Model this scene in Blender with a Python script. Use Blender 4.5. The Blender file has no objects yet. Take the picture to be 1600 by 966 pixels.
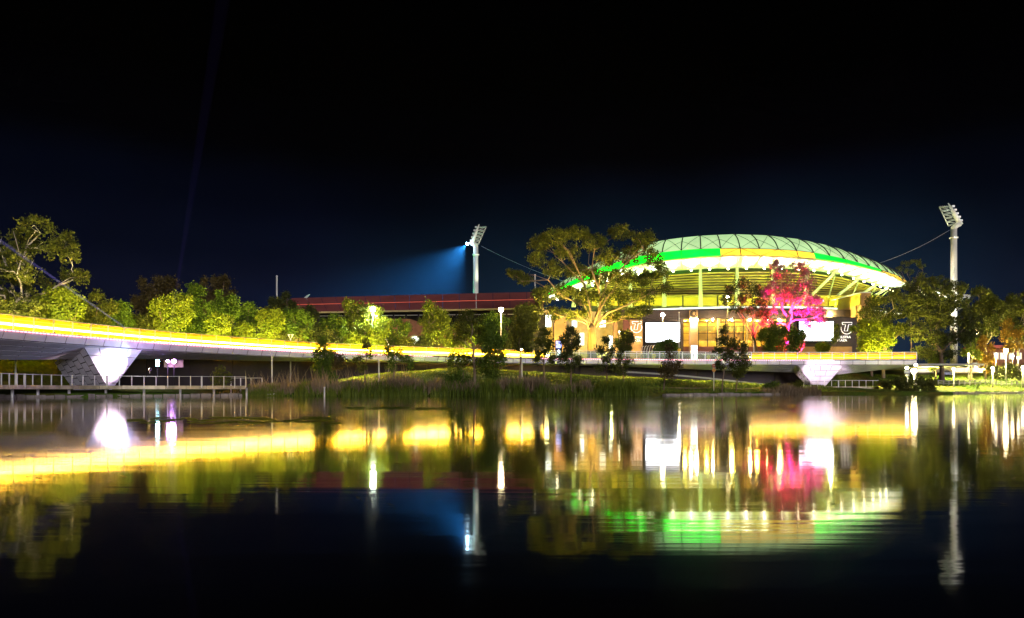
import bpy, math, random
import numpy as np
from mathutils import Vector, Matrix

# ------------------------------------------------------------------ camera, sky, light, exposure
scene = bpy.context.scene
COL = scene.collection
FPX, HOR, CZ = 1100.0, 608.0, 1.0          # focal length in photo pixels, horizon row, eye height above water
cam_data = bpy.data.cameras.new('camera')
cam_data.sensor_width = 36.0
cam_data.lens = 36.0 * FPX / 1600.0
cam_data.shift_y = (HOR - 483.0) / 1600.0
cam_data.clip_start = 0.1
cam_data.clip_end = 6000.0
cam = bpy.data.objects.new('camera', cam_data)
COL.objects.link(cam)
cam.location = (0, 0, CZ)
cam.rotation_euler = (math.radians(90), 0, 0)
scene.camera = cam

world = bpy.data.worlds.new('World')
scene.world = world
world.use_nodes = True
wn, wl = world.node_tree.nodes, world.node_tree.links
bg = wn['Background']
tc = wn.new('ShaderNodeTexCoord')
sep = wn.new('ShaderNodeSeparateXYZ')
wl.new(tc.outputs['Generated'], sep.inputs[0])
ramp = wn.new('ShaderNodeValToRGB')
ramp.color_ramp.interpolation = 'EASE'
els = ramp.color_ramp.elements
els[0].position = 0.0;  els[0].color = (0.0046, 0.0058, 0.0170, 1)
els[1].position = 0.40; els[1].color = (0.00004, 0.00004, 0.00008, 1)
for p, c in ((0.12, (0.0034, 0.0045, 0.0135)), (0.19, (0.0015, 0.0024, 0.0076)), (0.255, (0.0006, 0.0012, 0.0042)), (0.32, (0.0002, 0.0002, 0.0006))):
    e = els.new(p); e.color = (*c, 1)
wl.new(sep.outputs['Z'], ramp.inputs[0])
# the glow of stadium and city hangs low in the sky beyond the stadium
nrm = wn.new('ShaderNodeVectorMath'); nrm.operation = 'DOT_PRODUCT'
nrm.inputs[1].default_value = (0.20, 0.975, 0.08)
wl.new(tc.outputs['Generated'], nrm.inputs[0])
mrg = wn.new('ShaderNodeMapRange'); mrg.interpolation_type = 'SMOOTHERSTEP'
mrg.inputs['From Min'].default_value = 0.86; mrg.inputs['From Max'].default_value = 1.0
mrg.inputs['To Min'].default_value = 0.0; mrg.inputs['To Max'].default_value = 1.0
wl.new(nrm.outputs['Value'], mrg.inputs['Value'])
gl = wn.new('ShaderNodeMix'); gl.data_type = 'RGBA'; gl.blend_type = 'ADD'
gl.inputs[7].default_value = (0.0042, 0.0150, 0.0250, 1)
mre = wn.new('ShaderNodeMapRange'); mre.interpolation_type = 'SMOOTHSTEP'
mre.inputs['From Min'].default_value = 0.06; mre.inputs['From Max'].default_value = 0.31
mre.inputs['To Min'].default_value = 1.0; mre.inputs['To Max'].default_value = 0.0
wl.new(sep.outputs['Z'], mre.inputs['Value'])
cn = wn.new('ShaderNodeTexNoise'); cn.inputs['Scale'].default_value = 3.2; cn.inputs['Detail'].default_value = 4
wl.new(tc.outputs['Generated'], cn.inputs['Vector'])
cm = wn.new('ShaderNodeMapRange'); cm.inputs['From Min'].default_value = 0.3; cm.inputs['From Max'].default_value = 0.7
cm.inputs['To Min'].default_value = 0.55; cm.inputs['To Max'].default_value = 1.45
wl.new(cn.outputs['Fac'], cm.inputs['Value']); wl.new(cm.outputs[0], bg.inputs['Strength'])
mm = wn.new('ShaderNodeMath'); mm.operation = 'MULTIPLY'
wl.new(mrg.outputs[0], mm.inputs[0]); wl.new(mre.outputs[0], mm.inputs[1])
wl.new(mm.outputs[0], gl.inputs[0]); wl.new(ramp.outputs[0], gl.inputs[6])
wl.new(gl.outputs[2], bg.inputs['Color'])
bg.inputs['Strength'].default_value = 1.0

sun_data = bpy.data.lights.new('city_glow', 'SUN')  # added low sun lamp standing in for unseen city glow behind the viewer
sun_data.energy = 1.6
sun_data.angle = math.radians(25)
sun_data.color = (1.0, 0.92, 0.95)
sun = bpy.data.objects.new('city_glow', sun_data)
COL.objects.link(sun)
sun.rotation_euler = (math.radians(79), 0, math.radians(24))

vs = scene.view_settings
vs.view_transform = 'Standard'
vs.look = 'None'
vs.gamma = 1.0
vs.exposure = 0.0
vs.use_curve_mapping = False
scene.cycles.max_bounces = 8
scene.cycles.diffuse_bounces = 3
scene.cycles.glossy_bounces = 4
scene.cycles.transparent_max_bounces = 24
scene.cycles.sample_clamp_indirect = 120.0
scene.cycles.caustics_reflective = False
scene.cycles.caustics_refractive = False
try:
    scene.cycles.use_light_tree = True
    scene.cycles.use_denoising = True
    scene.cycles.denoising_input_passes = 'RGB_ALBEDO_NORMAL'
    scene.cycles.denoising_prefilter = 'ACCURATE'
except Exception:
    pass

rng = np.random.default_rng(7)
random.seed(7)

# ------------------------------------------------------------------ helpers
def at(px, py, Y):
    """a point of the place seen at photo pixel (px, py) when it stands Y metres away"""
    return Vector(((px - 800.0) / FPX * Y, Y, CZ + (HOR - py) / FPX * Y))

def interp(x, pts):
    xs = [p[0] for p in pts]; ys = [p[1] for p in pts]
    return float(np.interp(x, xs, ys))

def sstep(a, b, x):
    t = min(1.0, max(0.0, (x - a) / (b - a)))
    return t * t * (3 - 2 * t)

def tag(o, label=None, cat=None, group=None, kind=None):
    if label: o['label'] = label
    if cat: o['category'] = cat
    if group: o['group'] = group
    if kind: o['kind'] = kind
    return o

def empty(name, loc=(0, 0, 0), rz=0.0):
    o = bpy.data.objects.new(name, None)
    o.empty_display_size = 0.5
    COL.objects.link(o)
    o.location = loc
    o.rotation_euler = (0, 0, rz)
    return o

def thing(name, label, cat, loc=(0, 0, 0), group=None, rz=0.0):
    return tag(empty(name, loc, rz), label, cat, group)

def base_matrix(p):
    return Matrix.Translation(p.location) @ p.rotation_euler.to_matrix().to_4x4()

def world_matrix(p):
    m = base_matrix(p)
    if p.parent:
        m = world_matrix(p.parent) @ p.matrix_parent_inverse @ m
    return m

def adopt(o, parent, local=False):
    if parent is not None:
        o.parent = parent
        if not local:
            o.matrix_parent_inverse = world_matrix(parent).inverted()
    return o

class MB:
    """collects shapes for ONE mesh"""
    def __init__(self):
        self.v = []; self.f = []; self.sm = []
    def quad(self, a, b, c, d, smooth=False):
        n = len(self.v); self.v += [tuple(a), tuple(b), tuple(c), tuple(d)]
        self.f.append((n, n + 1, n + 2, n + 3)); self.sm.append(smooth)
    def poly(self, pts):
        n = len(self.v); self.v += [tuple(p) for p in pts]
        self.f.append(tuple(range(n, n + len(pts)))); self.sm.append(False)
    def hexa(self, p):
        """8 points: bottom ring 0-3, top ring 4-7"""
        n = len(self.v); self.v += [tuple(q) for q in p]
        for f in ((0, 3, 2, 1), (4, 5, 6, 7), (0, 1, 5, 4), (1, 2, 6, 5), (2, 3, 7, 6), (3, 0, 4, 7)):
            self.f.append(tuple(n + i for i in f)); self.sm.append(False)
        return self
    def box(self, x0, x1, y0, y1, z0, z1):
        return self.hexa([(x0, y0, z0), (x1, y0, z0), (x1, y1, z0), (x0, y1, z0), (x0, y0, z1), (x1, y0, z1), (x1, y1, z1), (x0, y1, z1)])
    def bar(self, a, b, w, h=None, up=(0, 0, 1)):
        """a straight rectangular bar from a to b"""
        a = Vector(a); b = Vector(b); h = w if h is None else h
        d = (b - a).normalized()
        u = Vector(up)
        s = d.cross(u)
        if s.length < 1e-4: s = d.cross(Vector((1, 0, 0)))
        s.normalize(); u = s.cross(d).normalized()
        s = s * w / 2; u = u * h / 2
        return self.hexa([a - s - u, a + s - u, a + s + u, a - s + u, b - s - u, b + s - u, b + s + u, b - s + u])
    def tube(self, pts, radii, n=8, smooth=True, cap=True):
        pts = [Vector(p) for p in pts]
        if not hasattr(radii, '__len__'): radii = [radii] * len(pts)
        start = len(self.v); prev = None
        for i, p in enumerate(pts):
            d = (pts[min(i + 1, len(pts) - 1)] - pts[max(i - 1, 0)])
            if d.length < 1e-6: d = Vector((0, 0, 1))
            d.normalize()
            ref = prev if prev is not None else (Vector((1, 0, 0)) if abs(d.x) < 0.8 else Vector((0, 1, 0)))
            s = (ref - d * ref.dot(d))
            if s.length < 1e-5: s = d.orthogonal()
            s.normalize(); prev = s; t = d.cross(s)
            for k in range(n):
                a = 2 * math.pi * k / n
                self.v.append(tuple(p + (s * math.cos(a) + t * math.sin(a)) * radii[i]))
        for i in range(len(pts) - 1):
            for k in range(n):
                a = start + i * n + k; b = start + i * n + (k + 1) % n
                self.f.append((a, b, b + n, a + n)); self.sm.append(smooth)
        if cap:
            self.f.append(tuple(start + k for k in reversed(range(n)))); self.sm.append(False)
            e = start + (len(pts) - 1) * n
            self.f.append(tuple(e + k for k in range(n))); self.sm.append(False)
        return self
    def lathe(self, c, prof, n=12, smooth=True):
        """profile of (radius, z) about the vertical through c"""
        start = len(self.v)
        for r, z in prof:
            for k in range(n):
                a = 2 * math.pi * k / n
                self.v.append((c[0] + r * math.cos(a), c[1] + r * math.sin(a), c[2] + z))
        for i in range(len(prof) - 1):
            for k in range(n):
                a = start + i * n + k; b = start + i * n + (k + 1) % n
                self.f.append((a, b, b + n, a + n)); self.sm.append(smooth)
        self.f.append(tuple(start + k for k in reversed(range(n)))); self.sm.append(False)
        e = start + (len(prof) - 1) * n
        self.f.append(tuple(e + k for k in range(n))); self.sm.append(False)
        return self
    def ball(self, c, r, n=12, m=8, sz=1.0):
        return self.lathe(c, [(max(1e-3, r * math.sin(math.pi * i / m)), -r * sz * math.cos(math.pi * i / m)) for i in range(m + 1)], n)
    def build(self, name, mat, parent=None, local=False):
        me = bpy.data.meshes.new(name)
        me.from_pydata(self.v, [], self.f)
        me.polygons.foreach_set('use_smooth', self.sm)
        me.materials.append(mat)
        me.update()
        o = bpy.data.objects.new(name, me)
        COL.objects.link(o)
        return adopt(o, parent, local)

def fast_quads(name, verts, mat, parent=None, local=False, smooth=False):
    """verts: (n*4, 3), every four a face"""
    n = len(verts) // 4
    me = bpy.data.meshes.new(name)
    me.vertices.add(n * 4); me.loops.add(n * 4); me.polygons.add(n)
    me.vertices.foreach_set('co', np.asarray(verts, dtype=np.float32).ravel())
    me.loops.foreach_set('vertex_index', np.arange(n * 4, dtype=np.int32))
    me.polygons.foreach_set('loop_start', np.arange(0, n * 4, 4, dtype=np.int32))
    me.polygons.foreach_set('loop_total', np.full(n, 4, dtype=np.int32))
    me.materials.append(mat)
    me.update(calc_edges=True)
    o = bpy.data.objects.new(name, me)
    COL.objects.link(o)
    return adopt(o, parent, local)

# ------------------------------------------------------------------ materials
def new_mat(name):
    m = bpy.data.materials.new(name); m.use_nodes = True
    return m, m.node_tree.nodes, m.node_tree.links, m.node_tree.nodes['Principled BSDF']

def paint(name, color, rough=0.6, var=0.25, scale=1.5, metal=0.0, bump=0.0, spec=0.5, stretch=(1, 1, 1)):
    """a painted or stone-like surface with blotchy wear"""
    m, n, l, b = new_mat(name)
    t = n.new('ShaderNodeTexCoord'); mp = n.new('ShaderNodeMapping'); mp.inputs['Scale'].default_value = stretch
    nz = n.new('ShaderNodeTexNoise'); nz.inputs['Scale'].default_value = scale; nz.inputs['Detail'].default_value = 6
    r = n.new('ShaderNodeValToRGB')
    r.color_ramp.elements[0].position = 0.3; r.color_ramp.elements[1].position = 0.72
    r.color_ramp.elements[0].color = (*[c * (1 - var) for c in color], 1)
    r.color_ramp.elements[1].color = (*[min(1, c * (1 + var)) for c in color], 1)
    l.new(t.outputs['Object'], mp.inputs[0]); l.new(mp.outputs[0], nz.inputs['Vector'])
    l.new(nz.outputs['Fac'], r.inputs[0]); l.new(r.outputs[0], b.inputs['Base Color'])
    b.inputs['Roughness'].default_value = rough; b.inputs['Metallic'].default_value = metal
    b.inputs['Specular IOR Level'].default_value = spec
    if bump:
        bp = n.new('ShaderNodeBump'); bp.inputs['Strength'].default_value = bump
        l.new(nz.outputs['Fac'], bp.inputs['Height']); l.new(bp.outputs[0], b.inputs['Normal'])
    return m

def glow(name, color, strength, var=0.0, scale=1.0):
    """a thing that gives off light"""
    m, n, l, b = new_mat(name)
    b.inputs['Base Color'].default_value = (*[min(0.8, c) for c in color], 1)
    b.inputs['Roughness'].default_value = 0.5
    b.inputs['Emission Color'].default_value = (*color, 1)
    b.inputs['Emission Strength'].default_value = strength
    if var:
        t = n.new('ShaderNodeTexCoord')
        nz = n.new('ShaderNodeTexNoise'); nz.inputs['Scale'].default_value = scale; nz.inputs['Detail'].default_value = 3
        mr = n.new('ShaderNodeMapRange'); mr.inputs['From Min'].default_value = 0.3; mr.inputs['From Max'].default_value = 0.7
        mr.inputs['To Min'].default_value = strength * (1 - var); mr.inputs['To Max'].default_value = strength * (1 + var)
        l.new(t.outputs['Object'], nz.inputs['Vector']); l.new(nz.outputs['Fac'], mr.inputs['Value'])
        l.new(mr.outputs[0], b.inputs['Emission Strength'])
    return m

def leafy(name, c0, c1, trans=0.3, scale=0.25):
    m, n, l, b = new_mat(name)
    out = n['Material Output']
    g = n.new('ShaderNodeNewGeometry'); t = n.new('ShaderNodeTexCoord')
    nz = n.new('ShaderNodeTexNoise'); nz.inputs['Scale'].default_value = scale; nz.inputs['Detail'].default_value = 3
    l.new(t.outputs['Object'], nz.inputs['Vector'])
    ad = n.new('ShaderNodeMath'); ad.operation = 'MULTIPLY_ADD'; ad.inputs[1].default_value = 0.55; 
    l.new(g.outputs['Random Per Island'], ad.inputs[0])
    sb = n.new('ShaderNodeMath'); sb.operation = 'MULTIPLY_ADD'; sb.inputs[1].default_value = 1.3; sb.inputs[2].default_value = -0.42
    l.new(nz.outputs['Fac'], sb.inputs[0]); l.new(sb.outputs[0], ad.inputs[2])
    mx = n.new('ShaderNodeMix'); mx.data_type = 'RGBA'
    mx.inputs[6].default_value = (*c0, 1); mx.inputs[7].default_value = (*c1, 1)
    l.new(ad.outputs[0], mx.inputs[0])
    l.new(mx.outputs[2], b.inputs['Base Color'])
    b.inputs['Roughness'].default_value = 0.55; b.inputs['Specular IOR Level'].default_value = 0.25
    tr = n.new('ShaderNodeBsdfTranslucent'); l.new(mx.outputs[2], tr.inputs['Color'])
    ms = n.new('ShaderNodeMixShader'); ms.inputs[0].default_value = trans
    l.new(b.outputs[0], ms.inputs[1]); l.new(tr.outputs[0], ms.inputs[2]); l.new(ms.outputs[0], out.inputs['Surface'])
    return m

def sheet_glass(name, tint, body, opacity, rough=0.15):
    """a thin pane: part clear, part a milky skin that catches light"""
    m, n, l, b = new_mat(name)
    out = n['Material Output']
    tp = n.new('ShaderNodeBsdfTransparent'); tp.inputs['Color'].default_value = (*tint, 1)
    b.inputs['Base Color'].default_value = (*body, 1); b.inputs['Roughness'].default_value = rough
    tl = n.new('ShaderNodeBsdfTranslucent'); tl.inputs['Color'].default_value = (*body, 1)
    m1 = n.new('ShaderNodeMixShader'); m1.inputs[0].default_value = 0.5
    l.new(b.outputs[0], m1.inputs[1]); l.new(tl.outputs[0], m1.inputs[2])
    m2 = n.new('ShaderNodeMixShader'); m2.inputs[0].default_value = opacity
    l.new(tp.outputs[0], m2.inputs[1]); l.new(m1.outputs[0], m2.inputs[2]); l.new(m2.outputs[0], out.inputs['Surface'])
    return m

def water_mat():
    m, n, l, b = new_mat('river_water')
    b.inputs['Base Color'].default_value = (0.0035, 0.0028, 0.0016, 1)
    b.inputs['IOR'].default_value = 1.65
    t = n.new('ShaderNodeTexCoord')
    mp = n.new('ShaderNodeMapping'); mp.inputs['Scale'].default_value = (0.10, 1.1, 1)
    a = n.new('ShaderNodeTexNoise'); a.inputs['Scale'].default_value = 1.0; a.inputs['Detail'].default_value = 5
    l.new(t.outputs['Object'], mp.inputs[0]); l.new(mp.outputs[0], a.inputs['Vector'])
    mp2 = n.new('ShaderNodeMapping'); mp2.inputs['Scale'].default_value = (0.012, 0.03, 1)
    c = n.new('ShaderNodeTexNoise'); c.inputs['Scale'].default_value = 1.0; c.inputs['Detail'].default_value = 2
    l.new(t.outputs['Object'], mp2.inputs[0]); l.new(mp2.outputs[0], c.inputs['Vector'])
    mr = n.new('ShaderNodeMapRange'); mr.inputs['From Min'].default_value = 0.35; mr.inputs['From Max'].default_value = 0.65
    mr.inputs['To Min'].default_value = 0.05; mr.inputs['To Max'].default_value = 0.085
    l.new(c.outputs['Fac'], mr.inputs['Value']); l.new(mr.outputs[0], b.inputs['Roughness'])
    bp = n.new('ShaderNodeBump'); bp.inputs['Strength'].default_value = 0.022; bp.inputs['Distance'].default_value = 0.25
    mp3 = n.new('ShaderNodeMapping'); mp3.inputs['Scale'].default_value = (0.02, 0.07, 1); mp3.inputs['Location'].default_value = (3, 7, 0)
    e = n.new('ShaderNodeTexNoise'); e.inputs['Scale'].default_value = 1.0; e.inputs['Detail'].default_value = 3
    l.new(t.outputs['Object'], mp3.inputs[0]); l.new(mp3.outputs[0], e.inputs['Vector'])
    ms = n.new('ShaderNodeMapRange'); ms.inputs['From Min'].default_value = 0.38; ms.inputs['From Max'].default_value = 0.62
    ms.inputs['To Min'].default_value = 0.004; ms.inputs['To Max'].default_value = 0.024
    l.new(e.outputs['Fac'], ms.inputs['Value']); l.new(ms.outputs[0], bp.inputs['Strength'])
    l.new(a.outputs['Fac'], bp.inputs['Height']); l.new(bp.outputs[0], b.inputs['Normal'])
    return m

def ground_mat():
    m, n, l, b = new_mat('bank_ground')
    t = n.new('ShaderNodeTexCoord')
    a = n.new('ShaderNodeTexNoise'); a.inputs['Scale'].default_value = 0.09; a.inputs['Detail'].default_value = 6
    f = n.new('ShaderNodeTexNoise'); f.inputs['Scale'].default_value = 2.2; f.inputs['Detail'].default_value = 5
    l.new(t.outputs['Object'], a.inputs['Vector']); l.new(t.outputs['Object'], f.inputs['Vector'])
    r = n.new('ShaderNodeValToRGB')
    r.color_ramp.elements[0].position = 0.36; r.color_ramp.elements[0].color = (0.13, 0.11, 0.022, 1)
    r.color_ramp.elements[1].position = 0.56; r.color_ramp.elements[1].color = (0.075, 0.15, 0.015, 1)
    l.new(a.outputs['Fac'], r.inputs[0])
    mx = n.new('ShaderNodeMix'); mx.data_type = 'RGBA'; mx.blend_type = 'MULTIPLY'; mx.inputs[0].default_value = 0.8
    r2 = n.new('ShaderNodeValToRGB'); r2.color_ramp.elements[0].position = 0.3; r2.color_ramp.elements[0].color = (0.35, 0.35, 0.35, 1)
    r2.color_ramp.elements[1].position = 0.7
    l.new(f.outputs['Fac'], r2.inputs[0])
    l.new(r.outputs[0], mx.inputs[6]); l.new(r2.outputs[0], mx.inputs[7]); l.new(mx.outputs[2], b.inputs['Base Color'])
    b.inputs['Roughness'].default_value = 0.95; b.inputs['Specular IOR Level'].default_value = 0.1
    bp = n.new('ShaderNodeBump'); bp.inputs['Strength'].default_value = 0.6; bp.inputs['Distance'].default_value = 0.2
    l.new(f.outputs['Fac'], bp.inputs['Height']); l.new(bp.outputs[0], b.inputs['Normal'])
    return m

M = {}
M['water'] = water_mat()
M['ground'] = ground_mat()
M['panel'] = paint('bridge_panel', (0.60, 0.585, 0.70), 0.5, 0.14, 0.5, metal=0.1)
M['panel_dark'] = paint('bridge_panel_joint', (0.03, 0.03, 0.035), 0.7)
M['deck'] = paint('deck_concrete', (0.30, 0.29, 0.27), 0.8, 0.2, 1.0)
M['steel'] = paint('galvanised_steel', (0.5, 0.5, 0.5), 0.4, 0.15, 2.0, metal=0.4)
M['white_steel'] = paint('white_steel', (0.72, 0.72, 0.70), 0.45, 0.1, 1.0)
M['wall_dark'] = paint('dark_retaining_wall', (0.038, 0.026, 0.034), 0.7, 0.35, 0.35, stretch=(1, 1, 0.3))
M['timber'] = paint('weathered_boards', (0.22, 0.17, 0.12), 0.75, 0.35, 2.0, stretch=(1, 6, 1))
M['stone'] = paint('edging_stone', (0.26, 0.23, 0.21), 0.85, 0.35, 1.2, bump=0.4)
M['concrete'] = paint('pale_concrete', (0.42, 0.40, 0.37), 0.8, 0.2, 0.8)
M['path'] = paint('path_gravel', (0.33, 0.28, 0.22), 0.9, 0.25, 1.5)
M['gold_lit_glass'] = sheet_glass('balustrade_lit_mesh', (1.0, 0.94, 0.50), (0.90, 0.62, 0.015), 0.40, 0.6)  # golden glow of the LED put into the pane's yellow colour
M['clear_glass'] = sheet_glass('balustrade_clear_glass', (0.90, 0.98, 0.93), (0.55, 0.62, 0.55), 0.14)
M['window_glass'] = sheet_glass('window_glass', (0.96, 0.97, 0.92), (0.15, 0.15, 0.14), 0.08)
M['led_gold'] = glow('led_gold', (1.0, 0.72, 0.30), 150, 0.25, 0.12)
M['led_gold_thin'] = glow('led_gold_thin', (1.0, 0.66, 0.10), 130, 0.35, 0.2)
M['led_pink'] = glow('led_pink', (1.0, 0.30, 0.38), 4.0)
M['lamp_pole'] = paint('lamp_pole', (0.16, 0.16, 0.15), 0.5, 0.15, 1.0, metal=0.3)
M['bark_pale'] = paint('gum_bark', (0.33, 0.26, 0.19), 0.8, 0.4, 0.6, bump=0.3, stretch=(1, 1, 0.3))
M['bark_gum'] = paint('old_gum_bark', (0.20, 0.14, 0.09), 0.85, 0.5, 0.5, bump=0.5, stretch=(1, 1, 0.25))
M['bark_white'] = paint('white_gum_bark', (0.62, 0.55, 0.46), 0.8, 0.35, 0.6, bump=0.3, stretch=(1, 1, 0.3))
M['bark_dark'] = paint('dark_bark', (0.17, 0.12, 0.09), 0.9, 0.35, 0.8, bump=0.4, stretch=(1, 1, 0.3))
M['leaf_gum'] = leafy('gum_leaves', (0.038, 0.055, 0.008), (0.15, 0.165, 0.022))
M['leaf_green'] = leafy('green_leaves', (0.035, 0.075, 0.008), (0.13, 0.21, 0.02))
M['leaf_lime'] = leafy('lime_leaves', (0.06, 0.105, 0.006), (0.22, 0.26, 0.018))
M['leaf_dark'] = leafy('dark_leaves', (0.030, 0.044, 0.010), (0.11, 0.125, 0.026))
M['leaf_brown'] = leafy('bronze_leaves', (0.05, 0.040, 0.014), (0.14, 0.105, 0.035))
M['leaf_orange'] = leafy('autumn_leaves', (0.16, 0.09, 0.012), (0.35, 0.20, 0.025))
M['leaf_red'] = leafy('reddish_leaves', (0.20, 0.10, 0.10), (0.48, 0.20, 0.24))
M['reed_dry'] = leafy('dry_reed', (0.20, 0.15, 0.09), (0.46, 0.36, 0.24), 0.4, 0.12)
M['reed_green'] = leafy('green_reed', (0.06, 0.11, 0.012), (0.26, 0.33, 0.04), 0.4, 0.12)
M['roof_red'] = paint('red_metal_roof', (0.33, 0.090, 0.090), 0.75, 0.16, 0.15, spec=0.2)
M['brick'] = paint('brick_wall', (0.20, 0.085, 0.05), 0.9, 0.3, 0.7)
M['cream'] = paint('cream_trim', (0.48, 0.38, 0.16), 0.7, 0.15, 0.8)
M['black'] = paint('black_void', (0.015, 0.014, 0.016), 0.8)
M['tower_white'] = paint('tower_paint', (0.78, 0.77, 0.70), 0.55, 0.06, 0.3)
M['facade_brown'] = paint('brown_cladding', (0.050, 0.032, 0.030), 0.7, 0.25, 0.4)
M['facade_red'] = paint('red_brown_plinth', (0.15, 0.050, 0.040), 0.75, 0.25, 0.5)
M['tan'] = paint('tan_cladding', (0.44, 0.25, 0.10), 0.7, 0.15, 0.5)
M['yellow_wall'] = paint('yellow_wall', (0.46, 0.36, 0.025), 0.7, 0.12, 0.3)
M['slat'] = paint('tier_slat', (0.36, 0.31, 0.045), 0.6, 0.12, 0.4)
M['slat_back'] = paint('tier_backing', (0.12, 0.12, 0.05), 0.8, 0.2, 0.3)
M['soffit'] = paint('roof_soffit', (0.80, 0.80, 0.78), 0.6, 0.05, 0.3)
M['rib'] = paint('roof_rib', (0.02, 0.022, 0.024), 0.5)
M['column'] = paint('green_white_column', (0.42, 0.52, 0.27), 0.5, 0.08, 0.3)
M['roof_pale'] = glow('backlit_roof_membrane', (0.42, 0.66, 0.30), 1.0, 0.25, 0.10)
M['roof_green'] = glow('backlit_green_membrane', (0.0, 0.85, 0.016), 4.6, 0.5, 0.28)
M['roof_gold'] = glow('backlit_gold_membrane', (1.0, 0.57, 0.035), 1.6, 0.35, 0.28)
M['screen'] = glow('video_screen_face', (0.86, 0.90, 1.0), 6.0, 0.05, 0.2)
M['lamp_white'] = glow('lamp_white', (0.90, 1.0, 0.90), 160)
M['lamp_warm'] = glow('lamp_warm', (1.0, 0.80, 0.45), 160)
M['lamp_soft'] = glow('lamp_soft', (1.0, 0.85, 0.55), 40)
M['lamp_purple'] = glow('lamp_purple', (0.72, 0.35, 1.0), 70)
M['lamp_cyan'] = glow('lamp_cyan', (0.45, 0.85, 1.0), 60)
M['lamp_blue'] = glow('lamp_blue', (0.45, 0.75, 1.0), 160)
M['strip_white'] = glow('strip_white', (0.85, 1.0, 0.75), 1.5, 0.4, 0.3)
M['warm_glow'] = glow('warm_glow', (1.0, 0.80, 0.60), 0.8, 0.5, 0.3)
M['totem'] = glow('lit_totem', (0.75, 0.82, 1.0), 5.0)
M['window_white'] = glow('lit_window', (0.85, 1.0, 0.85), 3.0, 0.4, 0.5)
M['sign_white'] = glow('sign_white', (1.0, 0.95, 0.95), 0.95)
M['kiosk'] = glow('kiosk_screen', (0.35, 0.40, 1.0), 2.0, 0.6, 1.2)
M['lens_off'] = paint('unlit_lens', (0.35, 0.38, 0.36), 0.2, 0.2, 1.0)
M['car_blue'] = paint('car_paint', (0.05, 0.06, 0.10), 0.25, 0.05, 1.0, metal=0.3)
M['tyre'] = paint('tyre_rubber', (0.02, 0.02, 0.02), 0.9)
M['red_sign'] = paint('red_sign', (0.55, 0.08, 0.10), 0.5, 0.1)
M['orange_sign'] = paint('orange_sign', (0.75, 0.32, 0.03), 0.5, 0.1)
M['yellow_sign'] = paint('yellow_sign', (0.80, 0.62, 0.03), 0.5, 0.1)
M['skin_wall'] = paint('interior_timber', (0.55, 0.40, 0.10), 0.7, 0.2, 0.6)

def lamp_light(name, loc, color, power, parent=None, size=0.25, kind='POINT', aim=None, spot=60, blend=0.4):
    d = bpy.data.lights.new(name, kind)
    d.energy = power; d.color = color
    if kind in ('POINT', 'SPOT'): d.shadow_soft_size = size
    if kind == 'SPOT':
        d.spot_size = math.radians(spot); d.spot_blend = blend
    if kind == 'AREA':
        d.shape = 'RECTANGLE'; d.size = size[0]; d.size_y = size[1]
    o = bpy.data.objects.new(name, d)
    COL.objects.link(o)
    o.location = loc
    if aim is not None:
        o.rotation_euler = (Vector(aim) - Vector(loc)).to_track_quat('-Z', 'Y').to_euler()
    if parent is not None:
        o.parent = parent
        o.matrix_parent_inverse = world_matrix(parent).inverted()
    return o

# ------------------------------------------------------------------ the lie of the land
BP = [(-52, 28), (-56, 45), (-57, 62), (-55.6, 76.5), (-52.6, 89), (-47.8, 103), (-34.8, 123.5), (-16.3, 138), (6.8, 149), (35, 155), (70, 157.5), (90, 156.5)]

def catmull(pts, per=24):
    out = []
    P = [Vector(p) for p in pts]
    for i in range(len(P) - 1):
        p0 = P[max(i - 1, 0)]; p1 = P[i]; p2 = P[i + 1]; p3 = P[min(i + 2, len(P) - 1)]
        for k in range(per):
            t = k / per
            out.append(0.5 * ((2 * p1) + (p2 - p0) * t + (2 * p0 - 5 * p1 + 4 * p2 - p3) * t * t + (3 * p1 - p0 - 3 * p2 + p3) * t ** 3))
    out.append(P[-1].copy())
    return out

class Path:
    """a plan curve measured by its length; the offset o is positive towards the river viewer"""
    def __init__(self, pts):
        self.p = np.array([tuple(q) for q in catmull([Vector(p).to_2d() if len(p) > 2 else Vector(p) for p in pts])])
        d = np.r_[0, np.cumsum(np.hypot(*np.diff(self.p, axis=0).T))]
        self.d = d; self.len = float(d[-1])
    def xy(self, s):
        return Vector((float(np.interp(s, self.d, self.p[:, 0])), float(np.interp(s, self.d, self.p[:, 1]))))
    def at(self, s, o=0.0, z=0.0):
        a = self.xy(max(0, s - 0.6)); b = self.xy(min(self.len, s + 0.6))
        t = (b - a).normalized(); c = self.xy(s)
        return Vector((c.x + t.y * o, c.y - t.x * o, z))
    def px(self, s):
        c = self.xy(s)
        return 800 + FPX * c.x / c.y
    def s_at_px(self, px):
        ss = np.linspace(0, self.len, 1500)
        v = np.array([self.px(s) for s in ss])
        k = int(np.argmin(v))
        return float(np.interp(px, v[k:], ss[k:]))

BR = Path(BP)
_bx = BR.p[60:, 0]; _by = BR.p[60:, 1]
def bridge_y(X):
    return float(np.interp(X, _bx, _by))

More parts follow.
